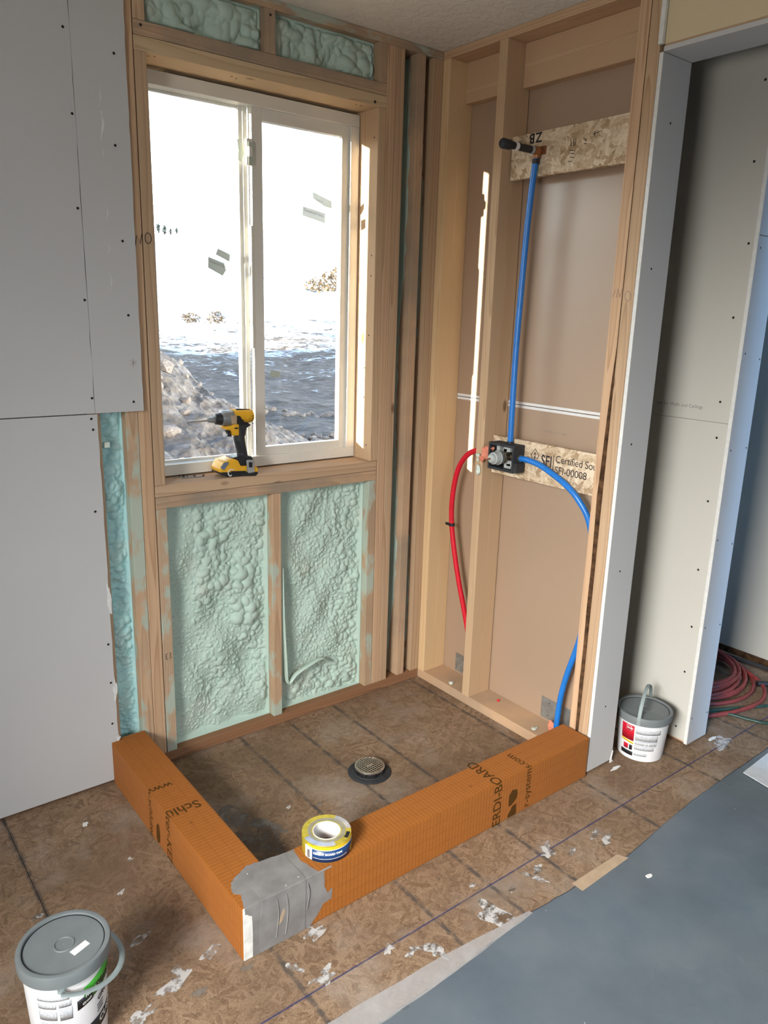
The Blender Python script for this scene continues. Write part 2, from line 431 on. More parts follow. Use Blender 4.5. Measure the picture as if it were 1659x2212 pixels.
class MB:
    def __init__(s):
        s.v = []; s.f = []
    def add(s, verts, faces):
        b = len(s.v); s.v += [tuple(p) for p in verts]; s.f += [tuple(i + b for i in f) for f in faces]; return s
    def box(s, x0, x1, y0, y1, z0, z1, bev=0.0):
        if bev <= 0:
            return s.add([(x, y, z) for z in (z0, z1) for y in (y0, y1) for x in (x0, x1)],
                         [(0, 2, 3, 1), (4, 5, 7, 6), (0, 1, 5, 4), (2, 6, 7, 3), (0, 4, 6, 2), (1, 3, 7, 5)])
        bm = bmesh.new()
        bmesh.ops.create_cube(bm, size=1)
        for q in bm.verts:
            q.co = Vector(((x0 + x1) / 2 + q.co.x * (x1 - x0), (y0 + y1) / 2 + q.co.y * (y1 - y0), (z0 + z1) / 2 + q.co.z * (z1 - z0)))
        bmesh.ops.bevel(bm, geom=bm.edges[:], offset=bev, segments=2, profile=0.6, affect='EDGES')
        bm.verts.index_update()
        s.add([q.co[:] for q in bm.verts], [[q.index for q in f.verts] for f in bm.faces]); bm.free()
        return s
    def lathe(s, prof, n=40, c=(0, 0, 0), axis='z', cap=True):
        vs = []
        for r, h in prof:
            for i in range(n):
                a = 2 * math.pi * i / n
                p = (r * math.cos(a), r * math.sin(a), h)
                if axis == 'x': p = (p[2], p[0], p[1])
                if axis == 'y': p = (p[1], p[2], p[0])
                vs.append((p[0] + c[0], p[1] + c[1], p[2] + c[2]))
        fs = []
        for k in range(len(prof) - 1):
            for i in range(n):
                j = (i + 1) % n
                fs.append((k * n + i, k * n + j, (k + 1) * n + j, (k + 1) * n + i))
        if cap:
            fs.append(tuple(range(n))[::-1]); fs.append(tuple((len(prof) - 1) * n + i for i in range(n)))
        return s.add(vs, fs)
    def tube(s, pts, r, n=10, flat=1.0):
        P = [Vector(p) for p in pts]
        vs = []; fs = []
        prev = None
        for i, p in enumerate(P):
            t = (P[min(i + 1, len(P) - 1)] - P[max(i - 1, 0)]).normalized()
            if prev is None:
                a = Vector((0, 0, 1)) if abs(t.z) < 0.9 else Vector((1, 0, 0))
                u = t.cross(a).normalized()
            else:
                u = (prev - t * prev.dot(t)).normalized()
            prev = u; w_ = t.cross(u)
            rr = r[i] if isinstance(r, (list, tuple)) else r
            for k in range(n):
                a = 2 * math.pi * k / n
                vs.append(p + u * (rr * math.cos(a)) + w_ * (rr * flat * math.sin(a)))
        for i in range(len(P) - 1):
            for k in range(n):
                j = (k + 1) % n
                fs.append((i * n + k, i * n + j, (i + 1) * n + j, (i + 1) * n + k))
        fs.append(tuple(range(n))[::-1]); fs.append(tuple((len(P) - 1) * n + k for k in range(n)))
        return s.add([q[:] for q in vs], fs)
    def prism(s, poly, y0, y1, plane='xz'):
        """poly of 2-D points extruded between y0 and y1 along the missing axis"""
        n = len(poly)
        def q(a, b, h):
            return {'xz': (a, h, b), 'xy': (a, b, h), 'yz': (h, a, b)}[plane]
        vs = [q(a, b, y0) for a, b in poly] + [q(a, b, y1) for a, b in poly]
        fs = [tuple(range(n)), tuple(range(2 * n - 1, n - 1, -1))] + [(i, i + n, (i + 1) % n + n, (i + 1) % n) for i in range(n)]
        return s.add(vs, fs)
    def build(s, name, mat, parent=None, smooth=False, **kw):
        o = obj(name, s.v, s.f, mat, parent, smooth, **kw)
        bm = bmesh.new(); bm.from_mesh(o.data)
        bmesh.ops.recalc_face_normals(bm, faces=bm.faces[:]); bm.to_mesh(o.data); bm.free()
        if smooth:
            try:
                o.data.set_sharp_from_angle(angle=math.radians(40))
            except Exception:
                pass
        return o
def spline(pts, n=12):
    P = [np.array(p, float) for p in pts]; P = [2 * P[0] - P[1]] + P + [2 * P[-1] - P[-2]]
    out = []
    for i in range(1, len(P) - 2):
        for k in range(n):
            t = k / n; a, b, c, d = P[i - 1:i + 3]
            out.append(tuple(0.5 * (2 * b + (c - a) * t + (2 * a - 5 * b + 4 * c - d) * t ** 2 + (3 * b - a - 3 * c + d) * t ** 3)))
    out.append(tuple(P[-2])); return out
def beam(name, x0, x1, y0, y1, z0, z1, mat, parent, bev=0.0022, **kw):
    return MB().box(x0, x1, y0, y1, z0, z1, bev).build(name, mat, parent, **kw)
def text2d(body, size, spacing=1.0, cuts=(), bold=0.0):
    cu = bpy.data.curves.new('txt', 'FONT'); cu.body = body; cu.size = size
    cu.space_character = spacing; cu.offset = bold; cu.resolution_u = 3
    o = bpy.data.objects.new('txt', cu); COL.objects.link(o)
    dg = bpy.context.evaluated_depsgraph_get(); dg.update()
    me = bpy.data.meshes.new_from_object(o.evaluated_get(dg))
    bpy.data.objects.remove(o); bpy.data.curves.remove(cu)
    bm = bmesh.new(); bm.from_mesh(me); bpy.data.meshes.remove(me)
    bmesh.ops.triangulate(bm, faces=bm.faces[:])
    for c in cuts:
        bmesh.ops.bisect_plane(bm, geom=bm.verts[:] + bm.edges[:] + bm.faces[:], plane_co=(c, 0, 0), plane_no=(1, 0, 0))
    bm.verts.index_update()
    V = [(q.co.x, q.co.y) for q in bm.verts]; F = [[q.index for q in f.verts] for f in bm.faces]
    bm.free()
    return V, F
def text(name, body, size, fn, mat, parent, spacing=1.0, cuts=(), bold=0.0):
    V, F = text2d(body, size, spacing, cuts, bold)
    return obj(name, [fn(a, b) for a, b in V], F, mat, parent)
def strokes(name, lines, fn, mat, parent, r=0.0013):
    mb = MB()
    for ln in lines:
        mb.tube([fn(a, b) for a, b in ln], r, 6)
    return mb.build(name, mat, parent)
def blob(seed, n=26, rough=0.35):
    rg = random.Random(seed); ph = [rg.uniform(0, 6.28) for _ in range(5)]; am = [rg.uniform(0.2, 1) for _ in range(5)]
    out = []
    for i in range(n):
        a = 2 * math.pi * i / n
        r = 1 + rough * sum(am[k] * math.sin((k + 2) * a + ph[k]) for k in range(5)) / 2
        out.append((max(0.25, r) * math.cos(a), max(0.25, r) * math.sin(a)))
    return out
SCREW = MB().lathe([(0.0034, 0.0), (0.0034, 0.0008), (0.0012, 0.0010)], 10, axis='y')
def screws(pts, axis, sign, parent, r=1.0):
    """dimpled drywall screw heads; pts = (x,y,z) on the face"""
    me = None
    for p in pts:
        if me is None:
            mb = MB().lathe([(0.0038 * r, 0.0), (0.0034 * r, sign * 0.0007), (0.0012 * r, sign * 0.0003)], 10, axis=axis)
            o = mb.build('screw', 'dark_hole', parent); me = o.data; off = Vector(o.location)
            o.location = off + Vector(p)
        else:
            o = bpy.data.objects.new('screw', me); COL.objects.link(o); o.parent = parent; o.location = off + Vector(p)

T = 0.0381
ZTP = 2.4127; ZC = 2.4401; ZS = 0.981; ZH = 2.2135; PW = 0.118
HL, HR, WL, WR = -1.137, -0.252, -1.102, -0.286

# ------------------------------------------------------------------ floor
floor = empty('floor', kind='structure', label='OSB subfloor with dark guide lines and a blue chalk line')
rows = [(0.155, -1.0832), (-1.0832, -2.302), (-2.302, -3.521), (-3.521, -4.74)]
for k, (ya, yb) in enumerate(rows):
    xs = [-4.1, -1.665 + (1.22 if k % 2 else 0), 0.775 + (1.22 if k % 2 else 0), 2.2] if k % 2 == 0 else [-4.1, -2.885, -0.445 - 0.0, 1.995, 2.2]
    for xa, xb in zip(xs, xs[1:]):
        beam('osb_panel', xa + 0.0008, xb - 0.0008, yb + 0.0008, ya - 0.0008, -0.018, 0.0, 'floor', floor, 0.0006)
MB().box(-4.1, 2.2, -4.74, 0.155, -0.04, -0.0185).build('joist_deck', 'sheathing', floor)
splats = [(-0.725, -1.165, .032, .05, 1), (-0.417, -1.084, .03, .02, 2), (-0.233, -1.159, .028, .012, 3), (-0.24, -1.122, .022, .010, 4), (-0.697, -1.054, .012, .007, 5),
          (-1.481, -0.864, .055, .018, 6), (-1.378, -0.837, .026, .015, 7), (-1.485, -0.513, .012, .006, 8), (-1.579, -0.909, .03, .016, 9), (-1.14, -0.938, .028, .02, 10),
          (-0.532, -1.136, .008, .035, 11), (-0.979, -1.129, .020, .009, 12), (0.59, -1.077, .05, .03, 13), (-1.021, -1.089, .016, .01, 14), (-1.196, -1.062, .03, .02, 15),
          (-1.505, -0.697, .022, .012, 16), (-1.687, -0.47, .016, .009, 17), (-0.5, -1.12, .02, .012, 18), (-0.36, -1.13, .025, .006, 19), (-1.42, -0.40, .008, .006, 20),
          (-0.86, -0.57, .012, .007, 21), (-0.93, -0.46, .009, .006, 22), (-0.90, -0.60, .016, .005, 23), (-1.24, -1.0, .012, .02, 24), (-0.62, -1.13, .012, .008, 25), (-0.93, -1.16, .02, .03, 26)]
for x, y, a, b, sd in splats:
    c = blob(sd, 30, 0.5)
    ang = random.uniform(0, 3.1)
    poly = [(x + p * a * math.cos(.4) - q * b * math.sin(.4), y + p * a * math.sin(.4) + q * b * math.cos(.4)) for p, q in c]
    mb = MB(); mb.prism(poly, 0.0, 0.0007, 'xy'); mb.build('plaster_splash', 'plaster', floor)
mb = MB()
mb.prism([(-1.09 + p * .07, -0.52 + q * .16) for p, q in blob(77, 40, 0.25)], 0.0, 0.0006, 'xy')
mb.build('mortar_smear', 'mortar', floor)
for (x, y, a, b, sd) in [(-0.84, -0.50, .010, .006, 31), (-0.855, -0.515, .007, .005, 32), (-0.80, -0.60, .012, .006, 33), (-1.01, -0.53, .02, .03, 34), (-1.28, -0.85, .012, .008, 35), (-1.33, -0.93, .014, .009, 36), (-1.45, -0.93, .02, .012, 37)]:
    MB().prism([(x + p * a, y + q * b) for p, q in blob(sd, 20, 0.4)], 0.0, 0.0005, 'xy').build('dark_stain', 'mortar', floor)

# ------------------------------------------------------------------ ceiling
ceiling = MB().box(-4.1, 2.2, -4.74, 0.155, ZC, ZC + 0.0127).build('ceiling', 'ceiling', kind='structure', label='cream textured drywall ceiling')

# ------------------------------------------------------------------ window wall (back)
wb_ = empty('wall_back', kind='structure', label='open framed exterior wall with window and green spray foam')
D6 = 0.1397
def bstud(x0, x1, z0, z1, mat='wood2', name='stud', d=D6):
    return beam(name, x0, x1, 0.0, d, z0, z1, mat, wb_)
beam('bottom_plate', -3.9, -0.0005, 0, D6, 0.0005, T, 'woodd0', wb_)
beam('top_plate', -3.9, -0.0005, 0, D6, ZTP, ZC - 0.0005, 'woods0', wb_)
bstud(-1.331, -1.293, T, ZTP)
bstud(-1.218, -1.180, T, ZTP, 'woods2')
bstud(-1.179, -1.1395, T, ZTP, 'wood2')
bstud(-1.1365, WL, ZS + 0.0005, ZH, 'wood2', 'trimmer_stud')
bstud(-1.1365, -1.101, T, 0.9045, 'woods2', 'trimmer_stud')
beam('header_plate', HL, HR, 0, D6, ZH, ZH + T, 'wood_lit0', wb_)
beam('header_plate', HL, HR, 0, D6, ZH + T + 0.001, ZH + 2 * T, 'woodg0', wb_)
beam('sill_plate', HL, -0.2545, 0, D6, 0.9435, ZS, 'wood0', wb_)
beam('sill_plate', HL, -0.2545, 0, D6, 0.905, 0.9425, 'woodg0', wb_)
bstud(-0.716, -0.680, T, 0.9045, 'woods2', 'cripple_stud')
bstud(WR, -0.2525, ZS + 0.0005, ZH, 'woodp2', 'trimmer_stud')
bstud(-0.2905, -0.2545, T, 0.9045, 'woods2', 'trimmer_stud')
bstud(-0.252, -0.2145, T, ZTP)
bstud(-0.2135, -0.176, T, ZTP)
bstud(-0.119, -0.081, T, ZTP, 'woodg2')
bstud(-0.044, -0.0006, T, ZTP, 'wood2')
bstud(0.0002, 0.1175, 0.001, ZC - .0005, 'wood2', 'leak_block')  # unseen filler added to stop light leaking through the corner gap
bstud(-1.1365, WL, ZH + 2 * T + 0.0005, ZTP, 'wood2', 'cripple_stud')
bstud(-0.727, -0.689, ZH + 2 * T + 0.0005, ZTP, 'woodg2', 'cripple_stud')
bstud(-0.288, -0.2525, ZH + 2 * T + 0.0005, ZTP, 'woodg2', 'cripple_stud')
for x in (-1.75, -2.16, -2.57, -2.97, -3.38, -3.8):
    bstud(x, x + T, T, ZTP)
# sheathing with the window hole
mb = MB()
for a in ((-4.1, WL, -0.4, 2.6), (WR, 2.2, -0.4, 2.6), (WL, WR, -0.4, ZS), (WL, WR, ZH, 2.6)):
    mb.box(a[0], a[1], 0.141, 0.155, a[2], a[3])
mb.build('sheathing', 'sheathing', wb_)
# drywall sheets left of the window
sheets = [(-3.9, -1.3115, 1.2225, 2.4395), (-1.3105, -1.165, 1.2225, 2.4395), (-3.9, -1.3055, 0.012, 1.2195)]
shs = []
for (a, b, c, d) in sheets:
    n = int((d - c) / 0.03)
    rg = random.Random(int(-a * 100))
    poly = [(a, c), (b, c)] + [(b + (rg.uniform(-0.0012, 0.0008)), c + (d - c) * i / n) for i in range(1, n)] + [(b, d), (a, d)]
    s_ = MB().prism(poly, -0.0127, -0.0004, 'xz').build('drywall_sheet', 'drywall', wb_)
    shs.append(s_)
dws = [(-1.328, 2.223, 0), (-1.198, 2.188, 1), (-1.319, 2.02, 0), (-1.208, 1.958, 1), (-1.321, 1.784, 0), (-1.202, 1.708, 1), (-1.319, 1.542, 0), (-1.197, 1.503, 1),
       (-1.195, 1.251, 1), (-1.317, 1.267, 0), (-1.33, 0.928, 2), (-1.318, 0.493, 2), (-1.322, 0.216, 2), (-1.323, 1.207, 2), (-1.32, 1.175, 2), (-1.318, 0.36, 2), (-1.73, 2.1, 0), (-1.73, 1.7, 0), (-1.73, 0.7, 2)]
for k in range(3):
    L = Vector(shs[k].location)
    screws([Vector((x, -0.01275, z)) - L for x, z, q in dws if q == k], 'y', -1, shs[k])
L = Vector(shs[1].location)
for z0, h, ww in ((2.107, .06, .0016), (2.04, .075, .004), (1.95, .03, .0012), (1.80, .04, .0016), (1.70, .03, .0012), (1.62, .05, .0014)):
    pts = [(-1.243 - L.x + random.uniform(-.002, .002) + ww * math.sin(i), z0 - L.z - h * i / 5) for i in range(6)]
    poly = pts + [(a + ww * (1.6 if 1 < i < 4 else .6), b) for i, (a, b) in list(enumerate(pts))[::-1]]
    MB().prism(poly, -0.0068, -0.0060, 'xz').build('paper_tear', 'gypsum', shs[1])
# torn paper and loose bits along the lower sheet edge
L = Vector(shs[2].location)
for z, hh in ((0.64, .05), (0.33, .035), (0.155, .012)):
    MB().prism([(-1.306 - L.x + p * .006, z - L.z + q * hh) for p, q in blob(int(z * 99), 16, .5)], -0.0075, -0.0062, 'xz').build('torn_edge', 'gypsum', shs[2])

# spray foam --------------------------------------------------------
def foam(x0, x1, z0, z1, depth, sets, mat, seed, step=0.0022, und=0.018, edge=0.02, name='spray_foam'):
    rg = np.random.default_rng(seed)
    W, H = x1 - x0, z1 - z0
    nx, nz = max(8, int(W / step)), max(8, int(H / step))
    gx = np.linspace(0, W, nx); gz = np.linspace(0, H, nz)
    X, Z = np.meshgrid(gx, gz)
    h = np.zeros_like(X)
    for k in range(7):
        a, b = rg.uniform(4, 16) * np.pi, rg.uniform(2, 9) * np.pi
        h += und / 3.0 * np.sin(a * X + rg.uniform(0, 6)) * np.sin(b * Z + rg.uniform(0, 6))
    base = h.copy()
    for (N, r0, r1, amp, asp, region) in sets:
        rx0, rx1, rz0, rz1 = region or (0, 1, 0, 1)
        px = rg.uniform(rx0, rx1, N) * W; pz = rg.uniform(rz0, rz1, N) * H
        rr = r0 + (r1 - r0) * rg.random(N) ** 1.8
        for x, z, r in zip(px, pz, rr):
            an = rg.uniform(-0.6, 0.6); ex = asp ** rg.uniform(-1, 1)
            i0, i1 = np.searchsorted(gx, (x - 2 * r, x + 2 * r)); j0, j1 = np.searchsorted(gz, (z - 2 * r, z + 2 * r))
            if i1 <= i0 or j1 <= j0:
                continue
            dx = X[j0:j1, i0:i1] - x; dz = Z[j0:j1, i0:i1] - z
            u = (dx * math.cos(an) + dz * math.sin(an)) * ex; v_ = (-dx * math.sin(an) + dz * math.cos(an)) / ex
            q = np.sqrt(np.maximum(0, r * r - u * u - v_ * v_)) * amp
            b0 = base[min(nz - 1, max(0, int(z / H * nz))), min(nx - 1, max(0, int(x / W * nx)))]
            h[j0:j1, i0:i1] = np.maximum(h[j0:j1, i0:i1], np.where(q > 0, b0 + q - r * amp * 0.25, -9))
    # near the framing the foam thins out and climbs the wood
    de = np.minimum(np.minimum(X, W - X), np.minimum(Z, H - Z))
    wgt = np.clip(de / edge, 0, 1); wgt = wgt * wgt * (3 - 2 * wgt)
    h = h * wgt + (depth * 0.35) * np.clip(1 - de / (edge * 0.8), 0, 1) ** 2
    Y = np.maximum(depth - h, 0.002)
    vs = np.stack([X + x0, Y, Z + z0], -1).reshape(-1, 3)
    idx = np.arange(nx * nz).reshape(nz, nx)
    fs = np.stack([idx[:-1, :-1], idx[:-1, 1:], idx[1:, 1:], idx[1:, :-1]], -1).reshape(-1, 4).tolist()
    # skirt to the sheathing
    ring = list(idx[0, :]) + list(idx[1:, -1]) + list(idx[-1, -2::-1]) + list(idx[-2:0:-1, 0])
    b = len(vs); back = vs[ring].copy(); back[:, 1] = 0.139
    vs = np.vstack([vs, back]); n = len(ring)
    fs += [[ring[(i + 1) % n], ring[i], b + i, b + (i + 1) % n] for i in range(n)]
    return obj(name, vs, fs, mat, wb_, True, kind='stuff')
foam(-1.1005, -0.7165, T, 0.904, 0.050, [(2600, .003, .0065, .85, 1.3, (0, 1, 0, 1)), (500, .005, .010, .9, 1.4, (.25, 1, .1, 1)), (110, .009, .016, .9, 1.4, (.30, .65, .55, 1)), (26, .014, .024, 1.0, 1.3, (.32, .58, .62, .95)), (60, .010, .020, 1.0, 1.3, (.68, .9, .38, .75)), (16, .018, .028, 1.0, 1.3, (.68, .85, .45, .72)), (90, .009, .017, .9, 1.4, (.88, 1.0, .1, 1)), (50, .008, .016, .7, 1.4, (.35, .9, .05, .4))], 'foam', 3, und=.016)
foam(-0.6795, -0.291, T, 0.904, 0.052, [(3200, .003, .0065, .95, 1.25, (.12, 1, 0, 1)), (700, .005, .009, 1.0, 1.25, (.2, 1, 0, 1)), (240, .008, .014, 1.0, 1.3, (.66, 1, .05, 1)), (60, .012, .020, 1.0, 1.2, (.78, 1, 0, 1)), (70, .010, .020, 1.0, 1.4, (.1, .9, 0, .16)), (60, .008, .014, .8, 1.4, (.3, .6, .5, 1))], 'foam', 5, und=0.011)
foam(-1.1015, -0.7275, ZH + 2 * T, ZTP, 0.045, [(150, .014, .030, 1.05, 1.5, None), (70, .022, .036, 1.0, 1.7, None)], 'foam', 8, edge=.012)
foam(-0.6885, -0.2885, ZH + 2 * T, ZTP, 0.05, [(170, .012, .028, 1.05, 1.5, None), (60, .02, .034, 1.0, 1.7, None)], 'foam', 9, edge=.012)
foam(-1.2925, -1.2185, T, 1.30, 0.050, [(600, .005, .010, 1.0, 1.3, None), (130, .010, .018, 1.1, 1.3, (.2, .95, .3, 1)), (40, .014, .022, 1.0, 1.2, (.2, .9, .6, 1))], 'foam_blue_lit', 12, und=.016, edge=.010)
foam(-1.2925, -1.2185, 1.305, ZTP, 0.055, [(120, .012, .022, 1.1, 1.3, None)], 'foam_blue_lit', 13, step=.004)
foam(-0.1755, -0.1195, T, ZTP, 0.105, [(120, .006, .014, 1.1, 1.6, None), (46, .012, .020, 1.7, 1.6, (.1, .9, 0, .16)), (14, .012, .018, 1.4, 1.6, (.3, .9, .2, .5))], 'foam', 14, step=.003, und=.03, edge=.008)
foam(-0.0805, -0.0445, T, ZTP, 0.095, [(120, .006, .012, 1.2, 1.6, None), (60, .010, .015, 1.6, 1.5, (.1, .9, .2, .42))], 'foam', 15, step=.003, und=.03, edge=.006)
for (sx_, sd) in ((-0.119, 21), (-0.044, 22)):
    rg = random.Random(sd); n = 70; poly = []
    for i in range(n + 1):
        z = T + .01 + (ZTP - T - .02) * i / n
        u = i / n
        yb_ = .030 + .045 * (.5 + .5 * math.sin(u * 11 + sd)) * (1 - .6 * u) + rg.uniform(-.006, .006)
        poly.append((max(.008, yb_), z))
    poly += [(.138, ZTP - .01), (.138, T + .01)]
    MB().prism(poly, sx_ - .0016, sx_ - .0002, 'yz').build('foam_skin', 'foam', wb_)
# a curl of peeled foam in the right lower bay
pts = spline([(-0.668, 0.010, 0.62), (-0.667, 0.006, 0.42), (-0.660, 0.006, 0.26), (-0.648, 0.012, 0.155), (-0.61, 0.006, 0.185), (-0.56, 0.004, 0.205), (-0.50, 0.010, 0.215), (-0.46, 0.02, 0.19)], 8)
MB().tube(pts, [0.004 + 0.008 * min(1, i / 20) for i in range(len(pts))], 8, 0.5).build('foam_curl', 'foam', wb_, True)
# marker and nails on the window trimmer
strokes('handwriting', [[(0, 0), (.004, .022), (.013, .004), (.018, .026)], [(.034 + .008 * math.cos(a * .5), .018 + .012 * math.sin(a * .5)) for a in range(14)], [(-.001, 0), (-.002, -.02)]],
        lambda a, b: (-1.161 + a * 1.15, -0.0008, 1.700 + b * 1.25), 'ink', wb_, .0011)
strokes('handwriting', [[(0, 0), (.012, .02)], [(0, .018), (.014, .006)], [(.006, .022), (.004, -.006)]], lambda a, b: (-1.172 + a, -0.0008, 1.52 + b), 'pencil', wb_, .0006)
strokes('handwriting', [[(0, 0), (.02, .012)], [(.002, .014), (.018, 0)], [(.01, .018), (.009, -.006)]], lambda a, b: (-1.20 + a, -0.0134, 1.36 + b), 'pencil', wb_, .0005)
strokes('handwriting', [[(0, .02), (-.006, .018), (-.005, 0), (0, -.002)], [(.008, .02), (.016, .018), (.01, .01), (.017, .004), (.008, 0)]], lambda a, b: (-1.122 + a * .8, -0.0008, 0.385 + b), 'ink', wb_, .0009)
for (x, y, z) in ((-1.085, .03, ZH), (-1.07, .02, ZH), (-0.80, .05, ZH), (-0.82, .04, ZH), (-0.36, .03, ZH), (-.34, .03, ZH)):
    MB().lathe([(.003, 0), (.003, -.0006)], 8, (x, y, z)).build('nail_head', 'nail', wb_)
for (y, z) in ((.022, 2.12), (.022, 1.73), (.022, 1.66), (.05, 1.22), (.028, 1.45), (.05, 1.33), (.03, 1.04)):
    MB().lathe([(.003, 0), (.003, -.0006)], 8, (WR, y, z), 'x').build('nail_head', 'nail', wb_)
MB().lathe([(.005, 0), (.005, -.0012), (.003, -.0012)], 6, (-0.303, 0, ZH + .012), 'y').build('bolt_head', 'nail', wb_)
MB().lathe([(.004, 0), (.004, -.0012)], 8, (-1.115, 0, ZH + 2 * T - .012), 'y').build('nail_head', 'nail', wb_)
MB().lathe([(.004, 0), (.004, -.0012)], 8, (-0.707, 0, 2.395), 'y').build('nail_head', 'nail', wb_)
MB().box(-1.285, -1.268, 0.004, .012, 1.115, 1.132, .001).build('foam_tab', 'foam_pale', wb_)

# ------------------------------------------------------------------ window unit
w1 = empty('window_1', (-0.694, 0.12, ZS), kind='structure', label='white vinyl sliding window looking onto a snowy field')
WO = Vector((0.694, -0.12, -ZS))
def wpart(name, boxes, mat, parent=w1, bev=.0015, **kw):
    mb = MB()
    for (x0, x1, y0, y1, z0, z1) in boxes:
        mb.box(x0 + WO.x, x1 + WO.x, y0 + WO.y, y1 + WO.y, z0 + WO.z, z1 + WO.z, bev)
    return mb.build(name, mat, parent, **kw)
fx0, fx1, fz0, fz1 = -1.097, -0.289, 0.986, 2.203
fw_ = 0.039
wpart('frame_rail', [(fx0, fx1, .105, .175, fz0, fz0 + .0365)], 'vinyl')
wpart('frame_rail', [(fx0, fx1, .105, .175, fz1 - fw_, fz1)], 'vinyl')
wpart('frame_stile', [(fx0, fx0 + fw_, .105, .175, fz0 + .0367, fz1 - fw_ - .0002)], 'vinyl')
wpart('frame_stile', [(fx1 - .036, fx1, .105, .175, fz0 + .0367, fz1 - fw_ - .0002)], 'vinyl')
wpart('sun_trim_casing', [(fx0 - .06, fx0 + .040, .176, .188, fz0 - .05, fz1 + .05), (fx1 - .030, fx1 + .06, .176, .188, fz0 - .05, fz1 + .05), (fx0 + .04, fx1 - .03, .176, .188, fz1 - .03, fz1 + .05), (fx0 + .04, fx1 - .03, .176, .188, fz0 - .05, fz0 + .03)], 'vinyl')  # unseen casing, added and sized to narrow the sun stripe indoors
wpart('glazing_bead', [(-1.058, -.74, .148, .16, fz0 + .036, fz0 + .044), (-1.058, -.74, .148, .16, fz1 - fw_ - .008, fz1 - fw_), (-1.058, -1.05, .148, .16, fz0 + .04, fz1 - .04)], 'vinyl')
wpart('meeting_stile', [(-0.748, -0.716, .142, .168, fz0 + .03, fz1 - .035), (-0.735, -0.72, .136, .145, fz0 + .03, fz1 - .035)], 'vinyl')
wpart('pane', [(-1.058, -0.745, .1535, .1575, 1.02, 2.168)], 'glass', bev=0)
sash = wpart('sash', [(-0.714, -0.674, .116, .141, 1.022, 2.164), (-0.356, -0.325, .116, .141, 1.022, 2.164), (-0.674, -0.356, .116, .141, 1.022, 1.052), (-0.674, -0.356, .116, .141, 2.126, 2.164)], 'vinyl')
sL = Vector(sash.location)
def spart(name, box, mat, bev=0, **kw):
    x0, x1, y0, y1, z0, z1 = box
    q = WO - sL
    return MB().box(x0 + q.x, x1 + q.x, y0 + q.y, y1 + q.y, z0 + q.z, z1 + q.z, bev).build(name, mat, sash, **kw)
spart('pane', (-0.676, -0.354, .127, .131, 1.05, 2.128), 'glass')
spart('pull_rail', (-0.722, -0.714, .112, .130, 1.4, 1.8), 'vinyl', .002)
wpart('latch', [(-0.735, -0.712, .110, .126, 1.985, 2.065), (-0.732, -0.718, .10, .112, 2.01, 2.04)], 'vinyl', bev=.003)
q = WO
def sticker(poly, y, lines, parent, o):
    s_ = MB().prism([(a + o.x, b + o.z) for a, b in poly], y + o.y - .0004, y + o.y, 'xz').build('glass_label', 'sticker', parent)
    return s_
sticker([(-.86, 1.694), (-.803, 1.676), (-.797, 1.655), (-.81, 1.636), (-.862, 1.660)], .1525, 2, w1, WO)
sticker([(-.825, 1.722), (-.781, 1.706), (-.784, 1.683), (-.833, 1.703)], .1525, 2, w1, WO)
sticker([(-.512, 1.884), (-.416, 1.868), (-.418, 1.834), (-.513, 1.852)], .1265, 2, sash, WO - sL)
sticker([(-.472, 1.934), (-.391, 1.912), (-.390, 1.886), (-.420, 1.890), (-.470, 1.912)], .1265, 2, sash, WO - sL)
sticker([(-.646, 1.322), (-.607, 1.318), (-.607, 1.297), (-.647, 1.299)], .1265, 2, sash, WO - sL)
text('label_print', 'Tempered Glass', .0125, lambda a, b: (-.508 + a + WO.x - sL.x, .1259 + WO.y - sL.y, 1.868 + b - a * .17 + WO.z - sL.z), 'ink_grey', sash)
text('label_print', 'Tempered Glass', .0085, lambda a, b: (-.857 + a + WO.x, .1518 + WO.y, 1.679 + b - a * .3 + WO.z), 'ink_grey', w1)
text('label_print', 'Inspected', .007, lambda a, b: (-.455 + a + WO.x - sL.x, .1259 + WO.y - sL.y, 1.908 + b - a * .2 + WO.z - sL.z), 'ink_grey', sash)
# torn paper tag hanging off the latch
sticker([(-.757, 2.062), (-.738, 2.066), (-.733, 2.02), (-.742, 1.995), (-.755, 2.0), (-.752, 2.03)], .1345, 1, w1, WO)
MB().box(-0.729 + WO.x, -0.708 + WO.x, .108 + WO.y, .1085 + WO.y, 1.985 + WO.z, 2.055 + WO.z).build('masking_patch', 'sticker', w1)

# ------------------------------------------------------------------ plumbing wall (right)
wr = empty('wall_right', kind='structure', label='open framed shower wall with brown drywall back')
beam('bottom_plate', 0.0005, PW, -0.8925, -0.0005, 0.0005, T, 'woodg1', wr)
beam('top_plate', 0.0005, PW, -0.8925, -0.0005, ZTP, ZC - .0005, 'wood1', wr)
beam('backing_board', PW - T, PW - .0005, -0.279, -0.0390, 2.276, ZTP - .0005, 'wood1', wr)
beam('backing_board', PW - T, PW - .0005, -0.814, -0.319, 2.276, ZTP - .0005, 'wood1', wr)
beam('stud', 0.0005, PW - .0005, -T, -0.0005, T, ZTP, 'wood_lit2', wr)
beam('stud', -0.003, PW - .004, -0.318, -0.280, T, ZTP, 'woodp2', wr)
